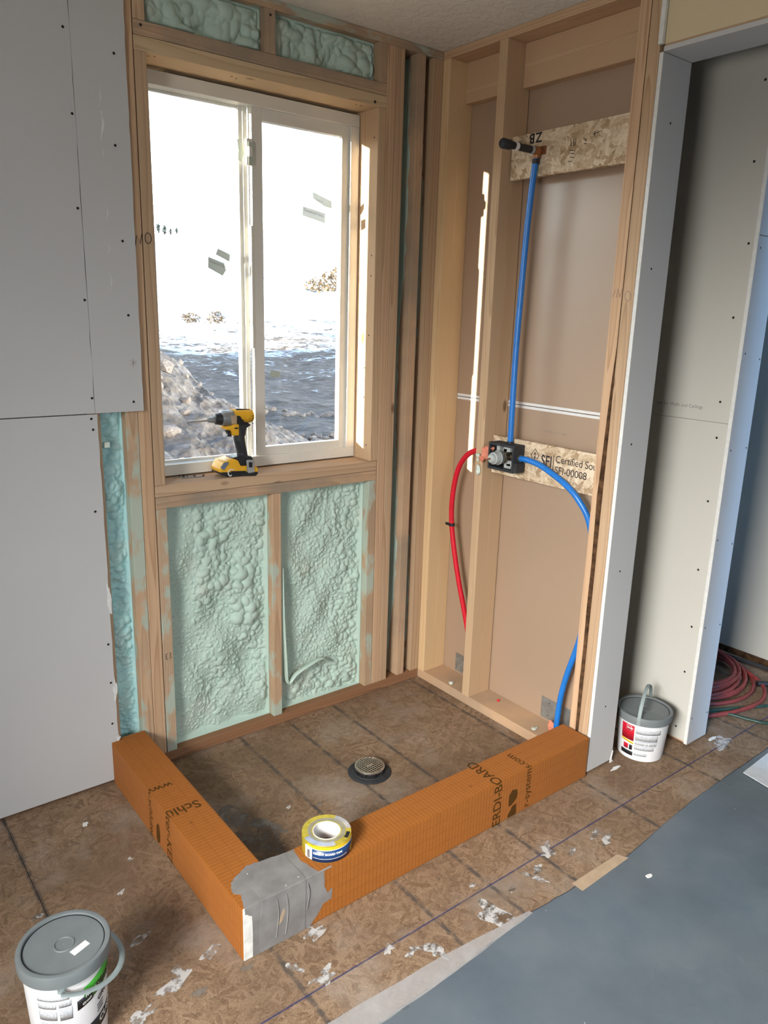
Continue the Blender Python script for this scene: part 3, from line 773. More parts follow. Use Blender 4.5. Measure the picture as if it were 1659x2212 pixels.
# end stud with a waney bark edge
zz = [T, .2, .32, .45, .6, .75, .86, .98, 1.08, 1.2, 1.33, 1.45, ZTP]
ww = [.010, .012, .014, .013, .015, .014, .016, .019, .015, .012, .008, .0015, .001]
vs = []; fs = []
for z, w_ in zip(zz, ww):
    vs += [(0.0, -.815, z), (PW - .001, -.815, z), (PW - .001, -.8525, z), (w_ * 1.1, -.8525, z), (0.0, -.8525 + w_, z)]
for k in range(len(zz) - 1):
    for i in (0, 1, 2, 4):
        j = (i + 1) % 5
        fs.append((k * 5 + i, k * 5 + j, k * 5 + 5 + j, k * 5 + 5 + i))
fs += [(0, 1, 2, 3, 4), tuple(len(vs) - 5 + i for i in (4, 3, 2, 1, 0))]
es = obj('stud', vs, fs, 'wood2', wr)
cs = np.array(vs); cs = (cs.min(0) + cs.max(0)) / 2
bv = []; bf = []
for z, w_ in zip(zz, ww):
    bv += [(w_ * 1.1 - cs[0] + .0, -.8525 - cs[1], z - cs[2]), (w_ * .35 - cs[0], -.8525 + w_ * .35 - cs[1], z - cs[2]), (-cs[0], -.8525 + w_ - cs[1], z - cs[2])]
for k in range(len(zz) - 1):
    for i in (0, 1):
        bf.append((k * 3 + i, k * 3 + i + 1, k * 3 + 4 + i, k * 3 + 3 + i))
obj('bark_edge', bv, bf, 'bark', es)
beam('stud', 0.0, PW - .001, -0.8915, -0.8535, T, ZTP, 'wood2', wr)
strokes('handwriting', [[(0, 0), (.006, .022)], [(.011, 0), (.013, .024), (.022, .004), (.026, .028)], [(.044 + .0085 * math.cos(a * .48), .012 + .013 * math.sin(a * .48)) for a in range(15)]],
        lambda a, b: (-0.0008, -0.819 - a * 1.2, 1.597 + b * 1.1 - a * .25), 'pencil', wr, .0008)
# brown drywall backs
kp = []
for (z0, z1) in ((0.012, 1.2165), (1.2185, 2.4385)):
    kp.append(MB().box(PW, PW + .0125, -0.892, -0.0002, z0, z1).build('drywall_sheet', 'kraft', wr))
MB().box(PW - .0006, PW - .0001, -0.8145, -0.0385, 1.2065, 1.2160).build('edge_tape', 'label_white', wr)
MB().box(PW - .0006, PW - .0001, -0.8145, -0.0385, 1.2190, 1.2285).build('edge_tape', 'label_white', wr)
text('faint_print', 'usually your way', .013, lambda a, b: (PW - .0005, -0.49 - a * 1.25, 1.135 + b - a * .02), 'pencil', wr)
# steel nail plates
for (y0, y1, z0, z1) in ((-.172, -.112, .045, .126), (-.80, -.592, .045, .130)):
    pl = MB().box(PW - .0018, PW - .0003, y0, y1, z0, z1, .0004).build('nail_plate', 'galv', wr)
    for a in (.18, .82):
        for b in (.2, .8):
            c_ = Vector((PW - .0018, y0 + (y1 - y0) * a, z0 + (z1 - z0) * b)) - Vector(pl.location)
            MB().lathe([(.0022, 0), (.0022, -.0004)], 8, c_, 'x').build('nail_hole', 'nail', pl)
# OSB blocking
b1 = MB().box(.040, .059, -.8145, -.3245, 1.982, 2.119, .0008).build('blocking', 'osb', wr)
b2 = MB().box(.040, .059, -.8145, -.3245, .964, 1.104, .0008).build('blocking', 'osb', wr)
c1 = Vector(b1.location); c2 = Vector(b2.location)
text('marker_writing', 'ZB', .042, lambda a, b: (.0394 - c1.x, -.455 + a - c1.y, 2.116 - b - c1.z), 'ink', b1, 1.15, (), .0012)
text('marker_writing', 'So', .014, lambda a, b: (.0394 - c1.x, -.360 + a - c1.y - .01, 2.103 - b - c1.z), 'ink', b1)
strokes('ink_mark', [[(0, 0), (.004, .02)], [(.012, -.002), (.014, .02)], [(.02, 0), (.02, .018)], [(0, .03), (.018, .034)], [(.004, .04), (.02, .042)], [(.002, .05), (.018, .054)], [(-.004, .062), (.01, .064)],
                     [(.05, .002), (.062, .012)], [(.052, .018), (.064, .02)], [(.084, -.004), (.108, -.008)], [(.09, -.012), (.092, .004)]],
        lambda a, b: (.0396 - c1.x, -.575 - a - c1.y, 2.075 - b - c1.z), 'ink', b1, .0011)
def onb2(y0, z0, sh=0.0):
    return lambda a, b: (.0394 - c2.x, y0 - a - c2.y, z0 + b - c2.z)
text('stamp', 'SFI', .056, lambda a, b: onb2(-.558, 1.029)(a * .78, b), 'ink', b2, .98, (), .0005)
text('stamp', 'Certified Sourcing', .036, lambda a, b: onb2(-.622, 1.050)(a * .95, b), 'ink', b2, .95)
text('stamp', 'SFI-00008', .036, lambda a, b: onb2(-.622, 1.012)(a * 1.0, b), 'ink', b2, .95)
strokes('stamp_logo', [[(0, 0), (.018, .026), (.036, 0), (.03, -.012), (.02, -.006), (.018, -.024), (.016, -.006), (.006, -.012), (0, 0)], [(.012, .002), (.018, .012), (.024, .002)], [(.018, -.01), (.018, .008)]],
        lambda a, b: (.0396 - c2.x, -.512 - a - c2.y, 1.060 + b * .9 - c2.z), 'ink', b2, .0012)
strokes('stamp_rule', [[(0, -.02), (0, .04)]], lambda a, b: (.0396 - c2.x, -.614 - c2.y, 1.035 + b - c2.z), 'ink', b2, .0011)
# jamb of the doorway: drywall return and header
beam('jamb_drywall', 0.0, .1405, -.906, -.8935, .010, 2.2435, 'drywall', wr, .0006)
MB().box(-.0008, .0, -.9055, -.894, .010, 2.2435).build('jamb_core_edge', 'gypsum', wr)
screws([(.068, -.906, 2.075), (.053, -.906, 1.679), (.05, -.906, 1.154), (.064, -.906, .732), (.068, -.906, .24)], 'y', -1, wr, .9)
MB().prism([(.128, .0), (.146, .0), (.138, .012), (.1405, .045), (.136, .03)], -.909, -.906, 'xz').build('torn_edge', 'gypsum', wr)
beam('drywall_strip', -.0127, -.001, -.9065, -.893, 2.262, 2.4395, 'gypsum', wr, .0004)
beam('header', .0005, PW, -1.62, -.9070, 2.2575, 2.4395, 'wood1', wr)
beam('header_board', -.0005, .0003, -1.62, -.9072, 2.262, 2.4395, 'tan', wr, 0)
beam('soffit_drywall', -.002, .1405, -1.62, -.9065, 2.2440, 2.2565, 'drywall', wr, .0006)
beam('drywall_sheet', PW + .0005, .1305, -1.62, -.893, 2.2570, 2.4395, 'drywall', wr, 0)
MB().box(0.0, .60, -4.6, -1.62, 0.0, 2.4395).build('return_light_block', 'drywall', wr)  # unseen return wall, widened to block light on the jamb and partition

# ------------------------------------------------------------------ second partition behind the doorway
wp = empty('wall_partition', (.458, -1.008, 0), kind='structure', label='finished drywall partition beyond the doorway')
def pp(name, x0, x1, y0, y1, z0, z1, mat, bev=.0006, par=wp):
    return MB().box(x0 - .458, x1 - .458, y0 + 1.008, y1 + 1.008, z0, z1, bev).build(name, mat, par)
sa = pp('drywall_sheet', .458, .4705, -1.0, -.0005, .014, 1.2025, 'drywall_ivory')
sb = pp('drywall_sheet', .458, .4705, -1.0, -.0005, 1.2035, 2.4395, 'drywall_ivory')
pp('drywall_sheet', .5705, .583, -1.0, -.0005, .014, 2.4395, 'drywall')
e1 = pp('end_drywall', .452, .583, -1.0125, -1.0005, .008, 1.7995, 'drywall')
e2 = pp('end_drywall', .452, .583, -1.0125, -1.0005, 1.8015, 2.4395, 'drywall')
pp('core_edge', .4505, .458, -1.0118, -1.0, .010, 2.4395, 'gypsum', 0)
pp('plate', .472, .569, -.999, -.001, 0.0005, T, 'wood1')
pp('stud', .472, .569, -.999, -.961, T, 2.4395, 'wood2')
pp('stud', .472, .569, -.55, -.512, T, 2.4395, 'wood2')
Lw = Vector((.458, -1.008, 0))
for s_, pts in ((sb, [(-.979, 1.777), (-.962, 1.548), (-.957, 1.273), (-.96, 2.02), (-.96, 2.25)]), (sa, [(-.962, 1.152), (-.962, .93), (-.961, .679), (-.966, .463), (-.963, .284), (-.958, .059)])):
    screws([Vector((.458, y, z)) - Lw - Vector(s_.location) for y, z in pts], 'x', -1, s_, 1.1)
screws([Vector((x, -1.0125, z)) - Lw - Vector(e1.location) for x, z in ((.472, 1.763), (.471, 1.435), (.572, 1.416), (.468, 1.115), (.570, 1.116), (.465, .8), (.570, .77), (.466, .473), (.570, .461), (.464, .113), (.570, .105))], 'y', -1, e1, .8)
text('faint_print', 'ner for Walls and Ceilings', .0165, lambda a, b: (-.0006, .288 - a, 1.243 + b), 'ink_grey', wp, 1.02)

# ------------------------------------------------------------------ rest of the shell
def shell(name, boxes, mat, label):
    mb = MB()
    for b in boxes:
        mb.box(*b)
    return mb.build(name, mat, kind='structure', label=label)
shell('wall_far', [(1.40, 1.42, -4.6, -.0005, .03, 2.4395)], 'drywall_ivory', 'far drywall of the next room')
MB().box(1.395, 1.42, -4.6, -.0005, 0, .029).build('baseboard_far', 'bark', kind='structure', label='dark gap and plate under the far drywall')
shell('wall_back_right', [(.1412, .4575, -.0127, -.0005, .01, 2.4395), (.5835, 1.3995, -.0127, -.0005, .01, 2.4395)], 'drywall', 'back drywall of the next room')
# left wall with its window opening, rear wall with window and glazed door
shell('wall_left', [(-3.92, -3.90, -1.63, -.013, 0, 2.4395), (-3.92, -3.90, -4.6, -2.93, 0, 2.4395), (-3.92, -3.90, -2.93, -1.63, 0, .88), (-3.92, -3.90, -2.93, -1.63, 2.18, 2.4395)], 'low_bounce', 'left wall around a window, brown facing added to cut bounce light')
shell('wall_rear', [(-3.9, -3.1, -4.62, -4.60, 0, 2.4395), (-1.1, .05, -4.62, -4.60, 0, 2.4395), (1.85, 2.0, -4.62, -4.60, 0, 2.4395), (-3.1, -1.1, -4.62, -4.60, 0, .8), (-3.1, -1.1, -4.62, -4.60, 2.2, 2.4395), (.05, 1.85, -4.62, -4.60, 2.25, 2.4395)], 'low_bounce', 'rear wall around window and door, brown facing added to cut bounce light')
def wframe(name, pts, axis, pos, label):
    # rectangular frame with one mullion: pts = (a0,a1,z0,z1)
    a0, a1, z0, z1 = pts; t_ = .04; mid = (a0 + a1) / 2
    e_ = empty(name, ((pos, mid, z0) if axis == 'x' else (mid, pos, z0)), kind='structure', label=label)
    if axis == 'x':
        MB().box(-.002, .002, a0 - mid + .02, a1 - mid - .02, .02, z1 - z0 - .02).build('sky_block', 'sky_block', e_)
    else:
        MB().box(a0 - mid + .02, a1 - mid - .02, -.002, .002, .02, z1 - z0 - .02).build('sky_block', 'sky_block', e_)
    for (p, q, r, s_) in ((a0, a1, z0, z0 + t_), (a0, a1, z1 - t_, z1), (a0, a0 + t_, z0 + t_, z1 - t_), (a1 - t_, a1, z0 + t_, z1 - t_), (mid - .02, mid + .02, z0 + t_, z1 - t_)):
        if axis == 'x':
            MB().box(-.02, .02, p - mid, q - mid, r - z0, s_ - z0, .002).build('frame_bar', 'vinyl', e_)
        else:
            MB().box(p - mid, q - mid, -.02, .02, r - z0, s_ - z0, .002).build('frame_bar', 'vinyl', e_)
wframe('window_2', (-2.93, -1.63, .88, 2.18), 'x', -3.91, 'white window in the left wall')
wframe('window_3', (-3.1, -1.1, .8, 2.2), 'y', -4.61, 'white window in the rear wall')
wframe('door_1', (.05, 1.85, .01, 2.25), 'y', -4.61, 'white glazed door in the rear wall')

# ------------------------------------------------------------------ shower curbs
CW, CH, XL, YF, XE = .1148, .1502, -1.329, -.912, -.0135
cl = empty('shower_curb', (XL + CW / 2, -.46, 0), label='orange board curb running from the left wall to the front corner', cat='curb', group='orange shower curbs')
def rel(e_, p):
    return tuple(np.array(p) - np.array(e_.location))
def cbox(e_, name, x0, x1, y0, y1, z0, z1, mat, bev=.003):
    L_ = e_.location
    return MB().box(x0 - L_[0], x1 - L_[0], y0 - L_[1], y1 - L_[1], z0 - L_[2], z1 - L_[2], bev).build(name, mat, e_)
cbox(cl, 'board', XL, XL + CW, YF + .004, -.0135, .0008, CH, 'orange1')
cbox(cl, 'end_core', XL + .003, XL + CW, YF + .0005, YF + .006, .0008, CH - .002, 'core', .0005)
cbox(cl, 'notched_end', XL + .034, XL + CW, -.0140, -.0006, .06, CH - .0005, 'orange1', .001)
cf = empty('shower_curb', ((XL + CW + XE) / 2, YF + CW / 2, 0), label='long orange board curb across the shower front', cat='curb', group='orange shower curbs')
cbox(cf, 'board', XL + CW + .0008, XE, YF, YF + CW, .0008, CH, 'orange0')
cf_l = cf.location; cl_l = cl.location
EPS = .0005
# print on the front curb climbs the front face and runs back over the top
def on_front(x0, s0):
    def fn(a, b):
        s = s0 + a
        if s <= CH:
            return rel(cf, (x0 - b, YF - EPS, s))
        return rel(cf, (x0 - b, YF + (s - CH), CH + EPS))
    return fn
def on_left(y0, s0):
    # runs across the top from the inner edge outwards, then down the outer face
    def fn(a, b):
        s = s0 + a
        if s <= CW:
            return rel(cl, (XL + CW - s, y0 - b, CH + EPS))
        return rel(cl, (XL - EPS, y0 - b, CH - (s - CW)))
    return fn
text('print', 'KERDI-BOARD', .049, on_front(-.4405, -.036), 'print_brown', cf, 1.0, (CH + .036,), .0006)
text('print', 'r-systems.com', .040, on_front(-.3075, .008), 'print_brown', cf, 1.0, (CH - .008,), .0004)
text('print', 'Schl\u00fcter-KERDI', .049, on_left(-.4565, .018), 'print_brown', cl, 1.0, (CW - .018,), .0006)
text('print', 'www.schluter-', .040, on_left(-.327, .046), 'print_brown', cl, 1.0, (CW - .046,), .0004)
text('print_mark', '20', .010, lambda a, b: rel(cl, (-1.285 - a, -.538 - b, CH + EPS)), 'print_brown', cl)
text('print_mark', '20', .010, lambda a, b: rel(cf, (-.535 - b, -.878 + a, CH + EPS)), 'print_brown', cf)
for poly in ([(-.405, .046), (-.405, .083), (-.392, .099), (-.370, .094), (-.366, .078), (-.369, .062), (-.386, .048), (-.398, .044)], [(-.406, .004), (-.405, .014), (-.386, .040), (-.369, .043), (-.367, .010), (-.37, .004)]):
    MB().prism([(a - cf_l[0], b) for a, b in poly], YF - EPS - cf_l[1], YF - EPS - cf_l[1] + .0004, 'xz').build('print_logo', 'print_brown', cf)
MB().prism([(-.400 - cl_l[1], .070), (-.392 - cl_l[1], .074), (-.380 - cl_l[1], .06), (-.376 - cl_l[1], .02), (-.384 - cl_l[1], .006), (-.400 - cl_l[1], .012), (-.405 - cl_l[1], .04)], XL - EPS - cl_l[0], XL - cl_l[0], 'yz').build('print_logo', 'print_brown', cl)
# grey waterproofing band folded over the corner
def band(name, top_poly, front_poly, lift, seed):
    n = len(top_poly)
    tv = [(x, y, CH + lift) for x, y in top_poly]; fv = [(x, YF - lift, z) for x, z in front_poly]
    mb = MB()
    if tv:
        mb.prism([(x - cf_l[0], y - cf_l[1]) for x, y in top_poly], CH + .0001, CH + lift, 'xy')
    if fv:
        mb.prism([(x - cf_l[0], z) for x, z in front_poly], YF - lift - cf_l[1], YF - .0001 - cf_l[1], 'xz')
    if tv and fv:   # rounded fold
        xs = [p[0] for p in front_poly]; xa, xb = min(xs), max(xs)
        mb.tube([(xa + .003 - cf_l[0], YF + .0012 - cf_l[1], CH - .0012), (xb - .003 - cf_l[0], YF + .0012 - cf_l[1], CH - .0012)], .0020 + lift * .5, 8)
    return mb.build(name, 'band', cf)
def wob(pts, seed, amp=.0025, n=7):
    rg = random.Random(seed); out = []
    for i, p in enumerate(pts):
        q = pts[(i + 1) % len(pts)]
        for k in range(n):
            t_ = k / n; out.append((p[0] + (q[0] - p[0]) * t_ + (rg.uniform(-amp, amp) if k else 0), p[1] + (q[1] - p[1]) * t_ + (rg.uniform(-amp, amp) if k else 0)))
    return out
band('under_band', wob([(-1.324, -.9118), (-1.3085, -.868), (-1.322, -.850), (-1.310, -.815), (-1.285, -.800), (-1.25, -.783), (-1.2135, -.790), (-1.155, -.7985), (-1.119, -.8)  , (-1.128, -.85), (-1.112, -.9118)], 4, .002, 4),
     wob([(-1.3235, .150), (-1.3225, .134), (-1.304, .121), (-1.3035, .0015), (-1.14, .0015), (-1.118, .022), (-1.099, .05), (-1.073, .052), (-1.072, .083), (-1.085, .074), (-1.096, .10), (-1.097, .150)], 5, .0012, 3), .0008, 1)
band('sealing_band', wob([(-1.276, -.9118), (-1.278, -.799), (-1.153, -.799), (-1.151, -.9118)], 6, .0006, 5), wob([(-1.277, .150), (-1.283, .08), (-1.281, .0018), (-1.155, .0018), (-1.152, .150)], 7, .0006, 5), .0020, 2)
mb = MB()
for x, ln in ((-1.236, .125), (-1.209, .13), (-1.147, .09)):
    mb.tube(spline([(x - cf_l[0], YF - .0022 - cf_l[1], CH - .014), (x + .004 - cf_l[0], YF - .003 - cf_l[1], CH - ln * .5), (x - .003 - cf_l[0], YF - .0022 - cf_l[1], CH - ln)], 6), .0014, 6)
mb.build('band_wrinkle', 'band', cf, True)
MB().prism([(-1.232 - cf_l[0], .055), (-1.226 - cf_l[0], .082), (-1.217 - cf_l[0], .098), (-1.214 - cf_l[0], .085), (-1.222 - cf_l[0], .066)], YF - .0028 - cf_l[1], YF - .0020 - cf_l[1], 'xz').build('band_scuff', 'masking', cf)
for x, y in ((-1.165, -.897), (-1.262, -.812), (-1.205, -.905)):
    MB().lathe([(.0025, CH + .0020), (.0018, CH + .0032)], 8, (x - cf_l[0], y - cf_l[1], 0)).build('band_speck', 'steel', cf)

# ------------------------------------------------------------------ roll of tape on the curb
tr_ = empty('tape_roll', (-1.043, -.842, CH + .0006), math.radians(-12), label='roll of cement board tape standing on the front curb', cat='tape')
R0, RI, TH = .066, .0345, .050
MB().lathe([(RI + .003, .0005), (R0 - .0005, .0005), (R0, .002), (R0, TH - .002), (R0 - .001, TH), (RI + .003, TH - .001), (RI + .003, .0005)], 64, cap=False).build('tape_winding', 'foil_yellow', tr_, True)
MB().lathe([(RI, .0), (RI + .0028, .0), (RI + .0028, TH), (RI, TH), (RI, .0)], 48, cap=False).build('core', 'core_white', tr_, True)
mb = MB()
for r in (.041, .0445, .048):
    mb.lathe([(r, TH + .0001), (r + .001, TH + .0005), (r + .002, TH + .0001)], 56, cap=False)
mb.build('winding_rings', 'foil_silver', tr_, True)
def arc_band(r, a0, a1, z0, z1, n=40, th=.0004, zf=None):
    vs = []; fs = []
    for i in range(n + 1):
        a = a0 + (a1 - a0) * i / n
        zz0, zz1 = (z0, z1) if zf is None else zf(i / n)
        for rr in (r, r + th):
            vs += [(rr * math.cos(a), rr * math.sin(a), zz0), (rr * math.cos(a), rr * math.sin(a), zz1)]
    for i in range(n):
        b = 4 * i
        fs += [(b + 2, b + 6, b + 7, b + 3), (b, b + 1, b + 5, b + 4), (b, b + 4, b + 6, b + 2), (b + 1, b + 3, b + 7, b + 5)]
    fs += [(0, 2, 3, 1), (4 * n, 4 * n + 1, 4 * n + 3, 4 * n + 2)]
    return vs, fs
def sector(r0, r1, a0, a1, z, n=30, th=.0005):
    vs = []; fs = []
    for i in range(n + 1):
        a = a0 + (a1 - a0) * i / n
        for zz_ in (z, z + th):
            vs += [(r0 * math.cos(a), r0 * math.sin(a), zz_), (r1 * math.cos(a), r1 * math.sin(a), zz_)]
    for i in range(n):
        b = 4 * i
        fs += [(b + 2, b + 3, b + 7, b + 6), (b, b + 4, b + 5, b + 1), (b + 1, b + 5, b + 7, b + 3), (b, b + 2, b + 6, b + 4)]
    return vs, fs
A = math.radians
obj('wrap_label', *arc_band(R0, A(196), A(352), .002, .036, zf=lambda t_: (.002, .036 if t_ < .72 else max(.02, .036 - (t_ - .72) * .02))), 'label_navy', tr_, True)
obj('label_picture', *arc_band(R0, A(193), A(214), .004, .040, th=.0007), 'label_white', tr_)
obj('label_figure', *arc_band(R0, A(200), A(208), .006, .030, th=.0010), 'galv', tr_)
obj('label_stripe', *arc_band(R0, A(200), A(330), .037, .0385, th=.0008), 'label_white', tr_)
obj('label_stripe', *arc_band(R0, A(200), A(330), .0395, .047, th=.0005), 'label_yellow', tr_)
obj('label_patch', *arc_band(R0, A(318), A(346), .004, .020, th=.0008), 'foil_yellow', tr_)
text('label_text', 'CEMENT BOARD TAPE', .0078, lambda a, b: ((R0 + .0010) * math.cos(A(217) + a / R0), (R0 + .0010) * math.sin(A(217) + a / R0), .0235 + b), 'label_white', tr_, 1.0, (), .0005)
obj('label_rule', *arc_band(R0, A(216), A(300), .012, .0128, th=.0008), 'label_white', tr_)
obj('foil_reflect_strip', *sector(.050, R0 - .001, A(185), A(270), TH), 'foil_silver', tr_)
obj('foil_reflect_strip', *sector(.052, R0 - .001, A(-15), A(45), TH), 'foil_silver', tr_)
obj('logo_patch', *sector(.053, .063, A(306), A(330), TH), 'label_black', tr_)

# ------------------------------------------------------------------ floor drain
dr = empty('floor_drain', (-.604, -.455, 0), label='black shower drain flange with round steel grate', cat='drain')
MB().lathe([(.030, .0006), (.074, .0006), (.0745, .003), (.071, .006), (.058, .007), (.056, .0095), (.046, .0095), (.046, .004), (.030, .004)], 56, cap=False).build('flange', 'rubber', dr, True)
MB().lathe([(.040, .004), (.046, .004), (.046, .021), (.040, .021), (.040, .004)], 40, cap=False).build('collar', 'black', dr, True)
for k in range(10):
    a = 2 * math.pi * k / 10
    MB().box(.046, .054, -.0025, .0025, .007, .022, .0006).build('rib', 'black', dr).rotation_euler = (0, 0, 0)
# ribs were built along +x: turn each about the drain axis
for k, o in enumerate([c for c in dr.children if c.name.startswith('rib')]):
    a = 2 * math.pi * k / 10
    o.rotation_euler = (0, 0, a); L_ = o.location.copy(); o.location = (L_.x * math.cos(a), L_.x * math.sin(a), L_.z)
GR = .0515
MB().lathe([(GR - .005, .022), (GR, .022), (GR, .0262), (GR - .0015, .0275), (GR - .005, .0275), (GR - .005, .022)], 56, cap=False).build('grate_ring', 'steel', dr, True)
mb = MB()
pit = .0090; bw = .0028; rin = GR - .004
for k in range(-6, 7):
    c_ = (k + .5) * pit
    if abs(c_) < rin:
        h_ = math.sqrt(rin * rin - c_ * c_)
        mb.box(c_ - bw / 2, c_ + bw / 2, -h_, h_, .0252, .0268)
        mb.box(-h_, h_, c_ - bw / 2, c_ + bw / 2, .0252, .02685)
mb.box(-.0125, .0125, -.0042, .0042, .0252, .0269)
g_ = mb.build('grate', 'steel', dr)
g_.rotation_euler = (0, 0, math.radians(8))
MB().lathe([(.0395, .006), (.0395, .0075)], 32).build('throat', 'label_black', dr)

# ------------------------------------------------------------------ floor coverings
rg = random.Random(5)
edge = [(-2.6, -1.30), (-1.174, -1.236), (-.93, -1.232), (-.632, -1.219), (-.42, -1.232), (-.257, -1.240), (-.05, -1.222), (.164, -1.206), (.42, -1.200), (.70, -1.197), (1.39, -1.19)]
ed = []
for i in range(len(edge) - 1):
    for k in range(8):
        t_ = k / 8; ed.append((edge[i][0] + (edge[i + 1][0] - edge[i][0]) * t_, edge[i][1] + (edge[i + 1][1] - edge[i][1]) * t_ + rg.uniform(-.0015, .0015)))
ed.append(edge[-1])
ny = 60; vs = []; fs = []
for j in range(ny + 1):
    t_ = (j / ny) ** 1.6
    for i, (x, y) in enumerate(ed):
        yy = y + (-4.4 - y) * t_
        z_ = .0012 + .0022 * (math.sin(x * 9 + yy * 4) * math.sin(yy * 7 - x * 3) + 1) * min(1, j / 4) * .6
        vs.append((x, yy, z_))
ne = len(ed)
for j in range(ny):
    for i in range(ne - 1):
        fs.append((j * ne + i, j * ne + i + 1, (j + 1) * ne + i + 1, (j + 1) * ne + i))
# keep clear of the wall that returns at x = 0..0.14, y < -1.62: lies under it
sheet = obj('floor_sheet', vs, fs, 'membrane', None, True)
md = sheet.modifiers.new('thickness', 'SOLIDIFY'); md.thickness = .001; md.offset = -1
tag(sheet, 'large grey protective sheet covering the floor at lower right', 'floor sheet')
fp = wob([(-1.30, -1.170), (-.93, -1.186), (-.646, -1.213), (-.64, -1.2245), (-.94, -1.240), (-1.174, -1.243), (-1.32, -1.25)], 9, .0015, 6)
tag(MB().prism(fp, .0024, .0029, 'xy').build('plastic_film', 'film'), 'strip of clear plastic film along the grey sheet edge', 'film')
tag(MB().prism(wob([(-.470, -1.217), (-.469, -1.253), (-.250, -1.2485), (-.263, -1.219)], 3, .0004, 5), .0036, .0041, 'xy').build('masking_tape', 'masking'), 'short strip of tan tape holding the grey sheet edge', 'tape strip')
tag(MB().prism([(.453, -1.229), (.435, -1.335), (.50, -1.75), (1.30, -1.62), (1.30, -1.235), (.75, -1.215)], .0062, .0092, 'xy').build('pale_sheet', 'white_sheet'), 'pale blue-white sheet lying on the grey floor sheet', 'sheet')

# ------------------------------------------------------------------ buckets
def bucket(loc, rz, R, Rb, H, label, kind):
    e_ = empty('bucket', loc, rz, label=label, cat='bucket', group='white plastic buckets with grey lids')
    hb = H - .016
    MB().lathe([(Rb - .004, .0008), (Rb, .003), (Rb + (R - .006 - Rb) * .85, hb * .86), (R - .008, hb * .88), (R - .006, hb * .90), (R - .006, hb)], 72).build('body', 'white_plastic', e_, True)
    MB().lathe([(R - .004, H - .030), (R + .001, H - .029), (R + .002, H - .006), (R, H - .001), (R - .004, H), (R - .009, H - .001), (R - .0105, H - .006), (.022, H - .0055), (.021, H - .0040), (.018, H - .0040), (.017, H - .006), (.0005, H - .006)], 72, cap=False).build('lid', 'lid_grey', e_, True)
    obj('lid_groove', *sector(R - .0125, R - .0098, 0, 2 * math.pi, H - .0056, 72, .0006), 'label_black', e_)
    def rad(z):
        return Rb + (R - .006 - Rb) * .85 * (z / (hb * .86)) + .0004
    def patch(name, a0, a1, z0, z1, mat, th=.0004, lift=0.0):
        vs = []; fs = []; n = 24
        for i in range(n + 1):
            a = A(a0 + (a1 - a0) * i / n)
            for k in range(2):
                z = z0 + (z1 - z0) * k
                if callable(lift): z += lift(i / n, k)
                vs.append(((rad(z) + th) * math.cos(a), (rad(z) + th) * math.sin(a), z))
        for i in range(n):
            fs.append((2 * i, 2 * i + 2, 2 * i + 3, 2 * i + 1))
        o = obj(name, vs, fs, mat, e_, True)
        md_ = o.modifiers.new('th', 'SOLIDIFY'); md_.thickness = .0003
        return o
    def wtext(body, size, a0, z0, mat, bold=.0004, slope=0.0):
        return text('label_text', body, size, lambda a, b: ((rad(z0 + b) + .0011) * math.cos(A(a0) + a / R), (rad(z0 + b) + .0011) * math.sin(A(a0) + a / R), z0 + b + slope * a), mat, e_, 1.0, (), bold)
    return e_, patch, wtext, rad
# right bucket: faces the camera along (-.86,-.5) -> 210 deg
e_, patch, wtext, rad = bucket((.285, -.925, 0), 0, .0955, .079, .178, 'white bucket with red label and raised grey handle beyond the doorway', 'r')
patch('label_red', 160, 194, .078, .138, 'label_red')
patch('label_yellow', 160, 194, .071, .079, 'label_yellow', lift=lambda t_, k: -.006 * t_)
patch('label_badge', 184, 192, .040, .060, 'label_black')
patch('label_badge', 168, 181, .040, .060, 'label_red')
patch('label_band', 160, 194, .018, .034, 'label_black')
patch('label_frame', 174, 187, .116, .134, 'label_white', .0006); patch('label_frame', 175, 186, .1172, .1328, 'label_red', .0009)
wtext('GROUT', .007, 176, .123, 'label_white')
for (a0, a1, z0, z1) in ((197, 256, .112, .130), (197, 250, .086, .108), (197, 220, .068, .080), (222, 228, .068, .080), (230, 250, .068, .080), (197, 244, .048, .062), (197, 228, .024, .036)):
    patch('fine_print', a0, a1, z0, z1, 'fineprint')
patch('print_rule', 197, 252, .0825, .0838, 'label_navy'); patch('print_rule', 197, 250, .064, .0648, 'label_navy')
hc = .160
pts = [(.0975 * math.cos(t_) * 1.0, .0, hc + .098 * math.sin(t_)) for t_ in np.linspace(math.radians(-6), math.radians(186), 40)]
hd = MB().tube(pts, .0062, 8, .32).build('handle', 'handle_grey', e_, True)
hd.rotation_euler = (math.radians(0), math.radians(0), math.radians(22))
c_ = Vector(hd.location); ca, sa_ = math.cos(math.radians(22)), math.sin(math.radians(22))
hd.location = (c_.x * ca - c_.y * sa_, c_.x * sa_ + c_.y * ca, c_.z)

